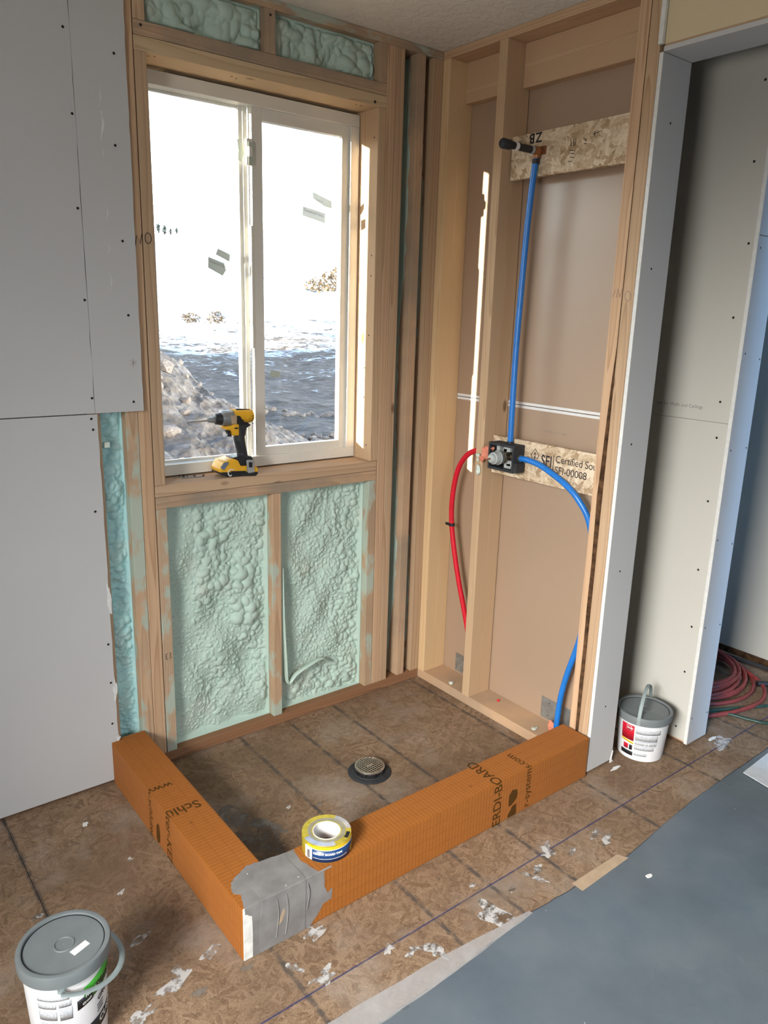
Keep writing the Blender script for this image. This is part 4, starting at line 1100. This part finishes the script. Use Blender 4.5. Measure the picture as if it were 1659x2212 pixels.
# left bucket: camera direction about (-.21,-.98) -> 258 deg
e_, patch, wtext, rad = bucket((-1.714, -.855, 0), 0, .0915, .074, .235, 'white bucket with green label and hanging grey handle at lower left', 'l')
patch('label_green', 278, 330, .135, .178, 'label_green', lift=lambda t_, k: .022 * t_)
patch('label_black_corner', 268, 292, .128, .152, 'label_black', lift=lambda t_, k: .010 * t_)
wtext('Simple', .030, 297, .147, 'label_black', .0008, .25)
wtext('PRE-MIX', .010, 280, .152, 'label_white', .0004, .25)
wtext('Grout', .009, 275, .136, 'label_white', .0003, .3)
patch('label_band', 272, 330, .040, .072, 'label_black', lift=lambda t_, k: .012 * t_)
wtext('CUSTOM', .022, 302, .058, 'label_white', .0006, .2)
wtext('GROUT', .016, 300, .118, 'label_black', .0005, .25)
for k in range(3):
    patch('print_rule', 299, 312, .104 - k * .008, .1065 - k * .008, 'label_black', lift=lambda t_, k_: .006 * t_)
for (a0, a1, z0, z1) in ((214, 258, .168, .176), (214, 240, .148, .160), (244, 260, .150, .164), (214, 240, .118, .142), (244, 261, .116, .146), (216, 240, .085, .112), (250, 262, .060, .072)):
    patch('fine_print', a0, a1, z0, z1, 'fineprint')
MB().box(-.019, .019, -.008, .008, .2292, .2300, .0003).build('lid_sticker', 'label_white', e_).location = (.024, -.030, .2298)
st = [c for c in e_.children if c.name.startswith('lid_sticker')][0]; st.rotation_euler = (0, 0, math.radians(58 - 38))
# handle folded down, hugging the front
pts = [((.101 + .012 * math.sin(t_) ** 2) * math.cos(a), (.101 + .012 * math.sin(t_) ** 2) * math.sin(a), .200 - .030 * math.sin(t_)) for t_, a in ((t_, A(258) + (t_ / math.pi) * A(180) - A(8)) for t_ in np.linspace(0, math.pi, 40))]
MB().tube(pts, .006, 8, .35).build('handle', 'handle_grey', e_, True)
for a in (250, 70):
    MB().lathe([(.008, 0), (.008, .008)], 12, ((.088) * math.cos(A(a)), .088 * math.sin(A(a)), .196)).build('handle_boss', 'handle_grey', e_)

# ------------------------------------------------------------------ shower plumbing
PR = .0105
riser = empty('supply_pipe', (.024, -.424, 1.09), label='straight blue pipe rising from the valve to the shower outlet', cat='pipe', group='blue water pipes')
def relp(e_, pts):
    return [rel(e_, p) for p in pts]
MB().tube(relp(riser, spline([(.024, -.424, 1.083), (.024, -.422, 1.25), (.024, -.421, 1.43), (.024, -.4255, 1.62), (.024, -.432, 1.81), (.024, -.441, 1.95), (.024, -.449, 2.035)], 8)), PR, 14).build('pipe', 'bluepipe', riser, True)
MB().lathe([(PR + .0016, 0), (PR + .0016, .016)], 16, rel(riser, (.024, -.424, 1.080))).build('crimp_ring', 'black', riser, True)
MB().lathe([(PR + .0016, 0), (PR + .0016, .014)], 16, rel(riser, (.024, -.4488, 2.018))).build('crimp_ring', 'black', riser, True)
cold = empty('supply_pipe', (.02, -.64, .038), label='curved blue pipe bending from the valve down to the bottom plate', cat='pipe', group='blue water pipes')
MB().tube(relp(cold, spline([(.016, -.472, 1.043), (.016, -.52, 1.043), (.017, -.575, 1.034), (.018, -.63, 1.014), (.022, -.69, .985), (.028, -.74, .945), (.04, -.782, .88), (.054, -.799, .78), (.06, -.802, .66), (.06, -.792, .52), (.06, -.768, .40), (.06, -.741, .30), (.06, -.721, .19), (.06, -.713, .0385)], 8)), PR, 14).build('pipe', 'bluepipe', cold, True)
MB().lathe([(PR + .0018, 0), (PR + .0018, -.012)], 16, rel(cold, (.016, -.476, 1.043)), 'y').build('crimp_ring', 'steel', cold, True)
hot = empty('hot_pipe', (.03, -.2, .038), label='red pipe looping out from behind the middle stud', cat='pipe')
MB().tube(relp(hot, spline([(.03, -.2795, 1.038), (.03, -.245, 1.033), (.03, -.20, 1.008), (.03, -.160, .955), (.03, -.138, .88), (.03, -.130, .79), (.032, -.136, .70), (.035, -.158, .59), (.04, -.185, .48), (.045, -.215, .38), (.05, -.245, .27), (.055, -.266, .15), (.056, -.268, .0385)], 8)), PR, 14).build('pipe', 'redpipe', hot, True)
MB().lathe([(PR + .002, -.006), (PR + .002, .006)], 14, rel(hot, (.0305, -.1345, .716))).build('hanger_clip', 'black', hot, True)
MB().box(*[v for ab in zip(rel(hot, (.020, -.125, .711)), rel(hot, (.026, -.108, .721))) for v in ab], .001).build('hanger_clip', 'black', hot)
# mixing valve
mv = empty('mixing_valve', (.0, -.42, 1.04), label='shower mixing valve with grey cartridge in a black bracket', cat='valve')
def vb(name, x0, x1, y0, y1, z0, z1, mat, bev=.001):
    return MB().box(x0, x1, y0, y1, z0, z1, bev).build(name, mat, mv)
for (y0, y1, z0, z1) in ((-.062, -.054, -.049, .049), (.054, .062, -.049, .049), (-.054, .054, .040, .049), (-.054, .054, -.049, -.040)):
    vb('bracket_side', -.018, .038, y0, y1, z0, z1, 'rubber')
vb('bracket_back', .030, .038, -.054, .054, -.040, .040, 'black')
for (y, z, sy, sz) in ((-.012, .030, .016, .009), (-.004, .022, .010, .009), (-.018, -.030, .016, .009), (-.026, -.020, .012, .010), (.03, .026, .008, .012)):
    vb('bracket_rib', .000, .030, y - sy, y + sy, z - sz, z + sz, 'valve_grey')
vb('outer_tab', -.016, .02, -.078, -.062, -.046, -.010, 'rubber')
MB().lathe([(.0235, .032), (.0235, -.012), (.021, -.013), (.021, -.024)], 32, (0, 0, 0), 'x').build('valve_body', 'bronze', mv, True)
MB().lathe([(.0255, -.024), (.0255, -.034), (.0235, -.035), (.0215, -.056), (.0175, -.058), (.0165, -.066), (.012, -.071), (.0065, -.072)], 36, (0, 0, 0), 'x').build('cartridge_cap', 'valve_grey', mv, True)
MB().lathe([(.026, -.027), (.0265, -.029), (.026, -.031)], 36, (0, 0, 0), 'x', False).build('retainer_ring', 'chrome', mv, True)
MB().lathe([(.0035, -.070), (.0035, -.083), (.002, -.084)], 12, (0, 0, 0), 'x').build('stem', 'copper', mv, True)
MB().lathe([(.010, -.050), (.012, -.040), (.012, -.024)], 16, (.016, 0, .003), 'y').build('outlet', 'bronze', mv, True)
MB().lathe([(.010, .024), (.012, .034), (.012, .056), (.010, .062)], 16, (.016, 0, .003), 'y').build('outlet', 'bronze', mv, True)
MB().lathe([(.012, .020), (.012, .045)], 16, (.024, -.004, 0), 'z').build('outlet', 'bronze', mv, True)
# lumps of sealing foam around the hot inlet
def lump(name, c, r, mat, seed, label, cat, group=None, squash=(1, 1, 1)):
    bm = bmesh.new(); bmesh.ops.create_icosphere(bm, subdivisions=3, radius=1)
    rg_ = random.Random(seed); ph = [rg_.uniform(0, 6) for _ in range(6)]
    for v_ in bm.verts:
        p = v_.co; k = 1 + .18 * math.sin(4 * p.x + ph[0]) + .16 * math.sin(5 * p.y + ph[1]) + .14 * math.sin(6 * p.z + ph[2])
        v_.co = Vector((p.x * squash[0], p.y * squash[1], p.z * squash[2])) * (k * r)
    bm.verts.index_update()
    o = obj(name, [tuple(np.array(v_.co) + np.array(c)) for v_ in bm.verts], [[q.index for q in f.verts] for f in bm.faces], mat, None, True)
    bm.free()
    return tag(o, label, cat, group)
fl = empty('foam_lump', (.0, -.335, 1.03), label='salmon coloured foam lump around the hot valve inlet', cat='foam')
def fpart(c, r, mat, seed, name='lobe', sq=(1, 1, 1)):
    o = lump(name, rel(fl, c), r, mat, seed, None, None, None, sq); o.parent = fl
fpart((-.012, -.336, 1.040), .015, 'pinkfoam', 1, sq=(.8, 1, 1.5)); fpart((-.006, -.350, 1.062), .012, 'pinkfoam', 2, sq=(.8, 1.5, .9)); fpart((-.012, -.322, 1.020), .011, 'pinkfoam', 3)
fpart((-.014, -.305, 1.030), .009, 'foam_pale', 5, 'drip', (.7, 1, .8)); fpart((-.008, -.300, 1.012), .006, 'foam_pale', 6, 'drip', (.7, .8, 1.5)); 
fl2 = lump('foam_drip', (-.008, -.302, .972), .011, 'foam_pale', 7, 'pale foam drip stuck to the middle stud below the red pipe', 'foam', None, (.7, .9, 1.7))
lump('foam_lump', (.080, -.675, .050), .014, 'pinkfoam', 8, 'salmon foam lump where the blue pipe enters the bottom plate', 'foam', None, (.8, 1.0, 1.4))
lump('foam_crumb', (.022, -.191, .043), .009, 'foam_pale', 9, 'pale foam crumb on the bottom plate left of the middle stud', 'foam crumb', 'foam crumbs on the bottom plate', (1.3, 1, .55))
lump('foam_crumb', (.030, -.640, .042), .008, 'foam_pale', 10, 'pale foam crumb on the bottom plate near the orange curb', 'foam crumb', 'foam crumbs on the bottom plate', (1.6, 1, .45))
lump('red_crumb', (.075, -.411, .042), .005, 'redpipe', 11, 'tiny red scrap on the bottom plate right of the middle stud', 'scrap')
lump('foam_crumb', (.060, -.235, .041), .005, 'foam_pale', 12, 'smallest pale foam crumb beside the middle stud foot', 'foam crumb', 'foam crumbs on the bottom plate', (1.2, 1, .55))
# shower outlet stub
so = empty('shower_outlet', (.03, -.456, 2.056), label='black shower arm stub sticking out of the upper OSB block', cat='pipe fitting')
MB().lathe([(.0125, -.0), (.0125, -.030)], 18, (0, 0, 0), 'x').build('elbow', 'copper', so, True)
MB().lathe([(.0125, -.028), (.0125, .0)], 18, (-.006, .004, .006), 'z').build('elbow_leg', 'copper', so, True)
MB().box(.002, .0098, -.022, .022, -.010, .016, .002).build('ear_plate', 'copper', so)
MB().lathe([(.0115, -.028), (.0115, -.150)], 18, (0, 0, 0), 'x').build('nipple', 'black', so, True)
MB().lathe([(.0128, -.032), (.0128, -.042)], 18, (0, 0, 0), 'x').build('thread_tape', 'valve_grey', so, True)
MB().lathe([(.0128, -.105), (.0128, -.119)], 18, (0, 0, 0), 'x').build('thread_tape', 'core_white', so, True)
MB().lathe([(.0118, -.135), (.0150, -.140), (.0155, -.172), (.013, -.176), (.012, -.174)], 22, (0, 0, 0), 'x').build('end_cap', 'rubber', so, True)

# ------------------------------------------------------------------ impact driver on the window sill
imp = empty('impact_driver', (-.80, .035, ZS + .0004), label='yellow and black cordless impact driver standing on the window sill', cat='drill')
def D(zx, zy):
    u = 400 + zx / 8.295; v = 860 + zy / 8.295
    x = (u - 537.7) / 548.0
    return x, (1014.1 - v - 60 * x) / 620.0 + .019
def dpr(name, pts, y0, y1, mat, bev=.003, parent=imp):
    o = MB().prism([D(*p) for p in pts], y0, y1, 'xz').build(name, mat, parent, True)
    if bev:
        b = o.modifiers.new('bev', 'BEVEL'); b.width = bev; b.segments = 3; b.limit_method = 'ANGLE'
    return o
def dl(name, prof, zy, mat):
    zc = D(900, zy)[1]
    return MB().lathe([(r, D(zx, zy)[0]) for zx, r in prof], 32, (0, 0, zc), 'x').build(name, mat, imp, True)
dl('driver_bit', [(180, .0006), (215, .0022), (240, .0026), (260, .0036), (500, .0036), (540, .0036)], 420, 'steel')
dl('collet', [(530, .006), (560, .008), (600, .0095), (650, .0095), (655, .012)], 415, 'tool_grey')
dl('nose_ring', [(645, .0145), (655, .0175), (700, .0195), (745, .0215)], 405, 'black')
dl('gear_case', [(740, .0215), (745, .0235), (790, .0262), (900, .0268), (935, .0268)], 400, 'tool_grey')
dl('motor_housing', [(930, .0265), (960, .0262), (1180, .0250), (1235, .0235), (1270, .0195), (1285, .013)], 380, 'yellow')
dpr('top_ridge', [(965, 255), (1005, 228), (1200, 225), (1250, 262), (1258, 300), (1000, 300)], -.012, .012, 'black', .002)
dpr('side_panel', [(850, 345), (945, 330), (945, 480), (865, 490)], -.0285, -.024, 'masking', .001)
dpr('yellow_neck', [(755, 545), (900, 520), (935, 330), (1010, 480), (1010, 690), (905, 700), (885, 610), (790, 600)], -.0185, .0185, 'yellow', .004)
dpr('selector', [(925, 552), (988, 548), (985, 575), (930, 580)], -.0205, .0205, 'black', .001)
dpr('trigger', [(808, 612), (888, 612), (905, 722), (822, 722), (840, 668)], -.008, .008, 'black', .002)
hp = [D(*q_) for q_ in ((1065, 470), (1060, 560), (1040, 660), (1045, 760), (1065, 870), (1085, 980), (1095, 1080))]
MB().tube([(a, 0, b) for a, b in hp], [.016, .0165, .0205, .0215, .0205, .0195, .022], 18, .86).build('grip', 'rubber', imp, True)
dpr('grip_back', [(1010, 470), (1180, 470), (1225, 500), (1140, 560), (1120, 700), (1010, 700)], -.0165, .0165, 'rubber', .004)
mb = MB()
for k in range(8):
    a, b = D(945 + k * 5, 800 + k * 26); a2, b2 = D(1050 + k * 4, 790 + k * 26)
    mb.tube([(a, -.0165, b), ((a + a2) / 2, -.0195, (b + b2) / 2 - .001), (a2, -.018, b2)], .0009, 5)
mb.build('grip_ribs', 'black', imp)
dpr('foot', [(860, 1078), (985, 1040), (1190, 1045), (1235, 1120), (1240, 1210), (980, 1215), (940, 1110)], -.029, .029, 'black', .003)
dpr('battery', [(635, 1270), (700, 1140), (860, 1082), (940, 1112), (985, 1215), (1235, 1200), (1275, 1245), (1282, 1325), (640, 1335)], -.036, .036, 'yellow', .004)
dpr('battery_base', [(640, 1318), (1278, 1312), (1278, 1345), (1240, 1392), (740, 1400), (655, 1365)], -.0372, .0372, 'black', .003)
dpr('charge_window', [(648, 1240), (700, 1150), (775, 1135), (780, 1170), (700, 1285), (655, 1262)], -.0368, -.030, 'screen', .001)
dpr('battery_label', [(810, 1300), (1060, 1295), (1060, 1352), (815, 1362)], -.0379, -.034, 'label_black', 0)
dpr('belt_clip', [(1062, 1120), (1085, 1098), (1190, 1100), (1205, 1130), (1205, 1320), (1100, 1338), (1075, 1310)], -.0405, -.0370, 'chrome', .001)
dpr('clip_slot', [(1105, 1140), (1165, 1140), (1165, 1230), (1110, 1230)], -.0410, -.0400, 'label_black', 0)
hk = [D(*q_) for q_ in ((850, 1275), (800, 1272), (765, 1300), (762, 1350), (790, 1385), (815, 1365))]
MB().tube([(a, -.0385, b) for a, b in spline([(a, b, 0) for a, b in hk], 5) for a, b in [(a, b)]] if False else [(p_[0], -.0385, p_[1]) for p_ in spline([(a, b, 0) for a, b in hk], 5)], .0018, 8).build('latch_bar', 'label_white', imp, True)
dpr('badge', [(955, 345), (1000, 345), (1060, 440), (1140, 452), (1140, 482), (960, 490)], -.0278, -.024, 'label_black', 0)
ax, az = D(1010, 430); ax2, _ = D(1125, 430)
text('badge_text', 'DEWALT', .0058, lambda a, b: (ax + a * .62, -.0272, az + b), 'label_black', imp, 1.0, (), .0003)
mb = MB()
for k in range(4):
    a, b = D(1215 + (k % 2) * 12, 335 + k * 42)
    mb.box(a - .0015, a + .0022, -.0262, -.020, b - .0012, b + .0012)
mb.build('vent_slots', 'label_black', imp)
a, b = D(1175, 400)
text('badge_text', 'IMPACT', .0042, lambda p, q_: (a - q_, -.0266, b - .008 + p), 'label_black', imp)
# loose screws lying on the sill
spots = [(-1.030, .085, 25, .030), (-1.012, .070, -20, .026), (-1.002, .078, 80, .022), (-.990, .062, 10, .034), (-.985, .080, -35, .028), (-.962, .058, 5, .030), (-.955, .066, -12, .026), (-1.018, .060, 55, .020)]
for k, (x, y, a, ln) in enumerate(spots):
    e_ = empty('loose_screw', (x, y, ZS + .0022), math.radians(a), label='small loose screw in the scatter of screws left of the driver', cat='screw', group='loose screws on the window sill')
    MB().lathe([(.0004, -ln / 2), (.0015, -ln / 2 + .004), (.0016, ln / 2)], 8, (0, 0, 0), 'x').build('shank', 'tool_grey', e_)
    MB().lathe([(.0018, ln / 2 - .001), (.0038, ln / 2 + .0015), (.0036, ln / 2 + .002)], 10, (0, 0, .0016), 'x').build('head', 'nail', e_)

# ------------------------------------------------------------------ hoses beyond the partition
rc = empty('air_hose', (.97, -.65, 0), label='coiled red air hose on the floor beyond the partition', cat='hose')
def coil(rs, z0, seed, ph=0.0):
    rg_ = random.Random(seed); pts = []
    for k, (r, dx, dy) in enumerate(rs):
        for i in range(28):
            a = ph + 2 * math.pi * i / 28
            t_ = i / 28
            nr = rs[min(k + 1, len(rs) - 1)]
            rr = r + (nr[0] - r) * t_; ex = dx + (nr[1] - dx) * t_; ey = dy + (nr[2] - dy) * t_
            pts.append((ex + rr * math.cos(a), ey + rr * .96 * math.sin(a), z0 + .006 * k + .006 * math.sin(a * 2 + k)))
    return pts
MB().tube(coil([(.350, 0, 0), (.335, .012, .02), (.30, .02, .03), (.28, .03, .0), (.30, -.01, .04), (.265, .0, .02), (.29, .03, .04), (.25, .02, .02)], .018, 2), .0085, 8).build('hose', 'hose_red', rc, True)
MB().tube(spline([(-.30, -.28, .012), (-.12, -.345, .012), (.06, -.36, .014), (.20, -.28, .02), (.26, -.10, .03), (.20, .1, .04)], 8), .0085, 8).build('hose_tail', 'hose_red', rc, True)
MB().tube([(.215, -.315, .020), (.255, -.345, .020), (.285, -.372, .020)], [.012, .013, .012], 10).build('coupler', 'steel', rc, True)
MB().tube([(.175, -.28, .020), (.215, -.315, .020)], .013, 10).build('coupler_sleeve', 'black', rc, True)
c1_ = MB().tube(spline([(.72, -.91, .010), (.80, -.985, .010), (.83, -1.06, .010), (.87, -1.12, .010), (1.0, -1.155, .010), (1.2, -1.15, .010), (1.36, -1.08, .010)], 8), .0062, 8).build('extension_cord', 'cord_green', None, True)
tag(c1_, 'dark green cord curving in front of the red hose coil', 'cord', 'green cords by the hose coil')
c2_ = MB().tube(spline([(.64, -.90, .0065), (.75, -.915, .0065), (.90, -.985, .0065), (1.05, -1.055, .0065), (1.2, -1.06, .0065), (1.3, -1.0, .0065), (1.36, -.9, .0065)], 8), .0062, 8).build('extension_cord', 'cord_green', None, True)
tag(c2_, 'dark green cord running straight across under the red hose coil', 'cord', 'green cords by the hose coil')
c3_ = MB().tube(spline([(1.33, -.35, .011), (1.345, -.6, .011), (1.335, -.72, .011), (1.345, -.86, .011), (1.32, -1.0, .011), (1.36, -1.12, .011)], 8), .009, 8).build('extension_cord', 'rubber', None, True)
tag(c3_, 'black cord running along the far wall behind the hose coil', 'cord', 'green cords by the hose coil')
# chips of gypsum on the floor
for k, (x, y, a, b, lab) in enumerate([(.115, -.943, .022, .006, 'slim white gypsum chip on the floor in front of the doorway jamb'), (.585, -1.04, .024, .006, 'white gypsum sliver at the foot of the partition end'), (-1.473, -.174, .009, .008, 'round white plaster chip on the floor left of the curb'), (-.27, -1.33, .010, .006, 'small cream chip on the grey floor sheet')]):
    mb = MB().prism([(x + p * a, y + q_ * b) for p, q_ in blob(60 + k, 14, .3)], .0006 if k != 3 else .005, .004 if k != 3 else .008, 'xy')
    tag(mb.build('gypsum_chip', 'gypsum'), lab, 'chip', 'gypsum chips on the floor')

# ------------------------------------------------------------------ outdoors
def vnoise(x, y, s, seed):
    rg_ = np.random.default_rng(seed); G = rg_.random((256, 256))
    x = np.asarray(x) / s + 77.3; y = np.asarray(y) / s + 31.7
    i = np.floor(x).astype(int); j = np.floor(y).astype(int); fx = x - i; fy = y - j
    fx = fx * fx * (3 - 2 * fx); fy = fy * fy * (3 - 2 * fy)
    g = lambda a, b: G[a % 256, b % 256]
    return (g(i, j) * (1 - fx) + g(i + 1, j) * fx) * (1 - fy) + (g(i, j + 1) * (1 - fx) + g(i + 1, j + 1) * fx) * fy - .5
PR_R = np.array([0, 10, 14, 20, 30, 45, 70, 100, 150, 250, 330.]); PR_Z = np.array([-.45, -.42, -.40, -.25, .05, 1.15, 4.0, 7.6, 13.2, 22.8, 27.])
MC = (.25, 6.6); MH = 2.35; MR = 3.3
def ground_z(x, y):
    x = np.asarray(x, float); y = np.asarray(y, float)
    r = np.sqrt((x + 2.0) ** 2 + (y + 2.3) ** 2)
    z = np.interp(r, PR_R, PR_Z)
    z = z + .22 * vnoise(x, y, 3.0, 1) * np.clip(r / 20, .3, 3) + .12 * vnoise(x, y, .9, 2) + .05 * vnoise(x, y, .33, 3)
    z = z + .35 * np.clip(r / 60, 0, 1.5) * vnoise(x, y, 9.0, 4)
    return z
def mound_z(x, y):
    d = np.sqrt((x - MC[0]) ** 2 + (y - MC[1]) ** 2 * .8)
    h = MH * np.clip(1 - d / MR, 0, 1) ** .95
    k = np.clip(h * 4, 0, 1)
    return h + k * (.30 * vnoise(x, y, .7, 11) + .16 * vnoise(x, y, .28, 12) + .09 * vnoise(x, y, .13, 13))
def grid(name, X, Y, Z, mat, **kw):
    ny_, nx_ = X.shape
    vs = np.stack([X, Y, Z], -1).reshape(-1, 3); idx = np.arange(nx_ * ny_).reshape(ny_, nx_)
    fs = np.stack([idx[:-1, :-1], idx[:-1, 1:], idx[1:, 1:], idx[1:, :-1]], -1).reshape(-1, 4).tolist()
    return obj(name, vs, fs, mat, None, True, **kw)
def terrain_mat():
    t = NT('snowy_field'); wp_ = t.new('NewGeometry').outputs['Position']; o = t.xyz(wp_)
    n = t.noise(wp_, .55, 5, .65); n2 = t.noise(wp_, 4.0, 3, .65)
    dirt = t.ramp(n2, (.3, (.10, .08, .065)), (.55, (.20, .165, .14)), (.75, (.30, .255, .22)))
    bias = t.math('MULTIPLY', t.math('SUBTRACT', o[1], 20.0), .011, clamp=False)
    bias = t.math('MINIMUM', t.math('MAXIMUM', bias, -.09), .75)
    f = t.math('ADD', t.math('ADD', t.math('MULTIPLY', n, .55), t.math('MULTIPLY', n2, .45)), bias)
    sn = t.ramp(f, (.53, 0.0), (.60, 1.0))
    t.bump(n2, .6, .08)
    return t.done(t.mix(sn, dirt, (.80, .84, .90)), .85, 0, .2)
MAT['terrain'] = terrain_mat()
def dirt_mat():
    t = NT('rubble_dirt'); wp_ = t.new('NewGeometry').outputs['Position']
    n = t.noise(wp_, 7, 4, .7); v = t.voro(wp_, 13)
    c = t.ramp(n, (.3, (.11, .085, .065)), (.5, (.21, .17, .14)), (.72, (.36, .31, .27)))
    t.bump(t.math('ADD', n, v), .8, .04)
    return t.done(c, .9, 0, .2)
MAT['dirt'] = dirt_mat()
MAT['rock'] = plain('field_rock', (.36, .29, .24), .9, 0, .2, .25, 6, .6)
MAT['bush'] = plain('dry_brush', (.17, .12, .07), .95, 0, .1, .3, 9)
MAT['tree'] = plain('winter_tree', (.07, .085, .08), .95, 0, .1, .3, 3)
yy = np.concatenate([np.linspace(.4, 5, 24), np.geomspace(5.1, 320, 330)])
az = np.radians(np.linspace(-72, 78, 300))
AZ, YY = np.meshgrid(az, yy)
XX = -1.0 + (YY + 2.0) * np.tan(AZ)
tag(grid('ground', XX, YY, ground_z(XX, YY), 'terrain'), 'snow dusted field rising to the horizon outside the window', kind='structure')
mx, my = np.meshgrid(np.linspace(MC[0] - 3.6, MC[0] + 3.6, 260), np.linspace(MC[1] - 3.8, MC[1] + 3.8, 260))
mz = ground_z(mx, my) + mound_z(mx, my) - .04 - .3 * (mound_z(mx, my) <= 0)
tag(grid('dirt_mound', mx, my, mz, 'dirt'), 'heap of brown rubble and soil just outside the window', 'dirt mound')
rock_me = []
for k in range(5):
    bm = bmesh.new(); bmesh.ops.create_icosphere(bm, subdivisions=2, radius=1)
    rg_ = random.Random(k)
    for v_ in bm.verts:
        v_.co = Vector((v_.co.x * 1.25, v_.co.y * .95, v_.co.z * .75)) * rg_.uniform(.78, 1.12)
    me = bpy.data.meshes.new('rock'); bm.to_mesh(me); bm.free(); me.materials.append(MAT['rock']); rock_me.append(me)
rg_ = random.Random(3)
def rock(x, y, z, s, label, group):
    o = bpy.data.objects.new('rock', rock_me[rg_.randrange(5)]); COL.objects.link(o)
    o.location = (x, y, z + s * .3); o.scale = (s, s, s); o.rotation_euler = (rg_.uniform(-.4, .4), rg_.uniform(-.4, .4), rg_.uniform(0, 6))
    tag(o, label, 'rock', group)
placed = []
def scatter(n, a0, a1, d0, d1, s0, s1, label, group, mound=False):
    done = 0; tries = 0
    while done < n and tries < 4000:
        tries += 1
        a = math.radians(rg_.uniform(a0, a1)); d = rg_.uniform(d0, d1); s = s0 + (s1 - s0) * rg_.random() ** 2
        x, y = -2.03 + d * math.sin(a), -2.29 + d * math.cos(a)
        if any((x - u) ** 2 + (y - v) ** 2 < (1.45 * (s + q)) ** 2 for u, v, q in placed):
            continue
        inm = float(mound_z(np.array(x), np.array(y))) > .02
        if inm != mound:
            continue
        z = float(ground_z(x, y)) + (float(mound_z(np.array(x), np.array(y))) - .04 if mound else 0)
        rock(x, y, z - s * .1, s, label, group); placed.append((x, y, s)); done += 1
scatter(40, 19, 31, 6.0, 9.5, .03, .11, 'loose rock on the dirt mound seen through the left pane', 'rocks on the dirt mound', True)
scatter(36, 29.5, 36.5, 8.6, 12.0, .05, .19, 'pale rock in the rubble low behind the right pane', 'rubble rocks behind the right pane')
scatter(14, 28.5, 35.5, 14.2, 15.0, .06, .15, 'stone in the low row beyond the rubble', 'row of stones in the yard')
def puff(name, c, r, mat, seed, parent=None, leaf=1.0, **kw):
    g_rng = np.random.default_rng(seed); vs = []; fs = []
    for k in range(220):
        d = g_rng.normal(size=3); d /= np.linalg.norm(d); p = np.array(c) + d * np.array(r) * g_rng.uniform(.4, 1.0)
        s = leaf * np.mean(r) * g_rng.uniform(.10, .22); u = g_rng.normal(size=3); u /= np.linalg.norm(u); v_ = np.cross(u, g_rng.normal(size=3)); v_ /= np.linalg.norm(v_)
        b = len(vs); vs += [p - u * s, p + v_ * s * .4, p + u * s, p - v_ * s * .4]; fs.append((b, b + 1, b + 2, b + 3))
    return obj(name, vs, fs, mat, parent, **kw)
for k, (a, d, s, lab) in enumerate([(34.6, 62, 1.5, 'large brown brush clump at the right edge of the field'), (33.0, 60, .9, 'small brown brush clump left of the large one'), (26.0, 40, .5, 'low dry weed clump in the snow behind the left pane'), (24.2, 41, .5, 'leftmost dry weed clump in the snow'), (28.0, 39, .4, 'dry weed clump nearest the window mullion')]):
    x, y = -2.03 + d * math.sin(math.radians(a)), -2.29 + d * math.cos(math.radians(a))
    z = float(ground_z(x, y))
    e_ = empty('brush_clump', (x, y, z), label=lab, cat='bush', group='dry brush in the field')
    puff('twigs', (0, 0, s * .5), (s, s, s * .7), 'bush', 40 + k, e_)
for k in range(6):
    a = 21.5 + k * .40; d = 236 + (k % 3) * 6; s = rg_.uniform(.7, 1.05) * (1 - .09 * k)
    x, y = -2.03 + d * math.sin(math.radians(a)), -2.29 + d * math.cos(math.radians(a))
    z = float(ground_z(x, y))
    e_ = empty('distant_tree', (x, y, z), label='dark bare tree in the far treeline on the horizon', cat='tree', group='trees on the horizon')
    MB().tube([(0, 0, -.5), (0, 0, s)], .18, 6).build('trunk', 'bark', e_)
    puff('crown', (0, 0, s * 2.0), (s * .85, s * .85, s * 2.0), 'tree', 80 + k, e_, 2.4)
# unseen masses added to shade the yard and keep sun off the left window
bn = empty('yard_shade_mass', (-20, 21.5, -.4), label='unseen mass added left of the yard to cast its shadow', kind='structure')
MB().box(-5, 5, -10.2, 10.2, 0, 3.2).build('wall', 'sheathing', bn)
MB().prism([(-5.6, 3.2), (0, 4.9), (5.6, 3.2)], -10.7, 10.7, 'xz').build('roof', 'galv', bn)
gw = empty('sun_blocker_west', (-6.9, -3.9, -.4), label='unseen block added to keep sun off the left window', kind='structure')
MB().box(-.3, .3, -3.5, 3.4, 0, 4.2).build('wall', 'sheathing', gw)
MB().prism([(-.8, 4.2), (0, 4.7), (.8, 4.2)], -3.7, 3.6, 'xz').build('roof', 'galv', gw)

# pieces of parts hang on the part they belong to
def regroup(root, part, names):
    p_ = [c for c in root.children if c.name.split('.')[0] == part][0]
    for c in list(root.children):
        if c.name.split('.')[0] in names:
            L_ = c.location.copy(); c.parent = p_; c.location = L_ - p_.location
regroup(imp, 'battery', ('charge_window', 'battery_label', 'latch_bar'))
regroup(imp, 'belt_clip', ('clip_slot',))
regroup(imp, 'motor_housing', ('badge', 'badge_text', 'vent_slots'))
regroup(imp, 'grip', ('grip_ribs',))
for b_ in [o for o in COL.objects if o.name.split('.')[0] == 'bucket']:
    regroup(b_, 'lid', ('lid_groove', 'lid_sticker'))
    regroup(b_, 'body', ('label_text', 'fine_print', 'print_rule', 'label_frame', 'label_badge'))
regroup(tr_, 'wrap_label', ('label_text', 'label_figure', 'label_rule', 'label_patch', 'label_picture'))
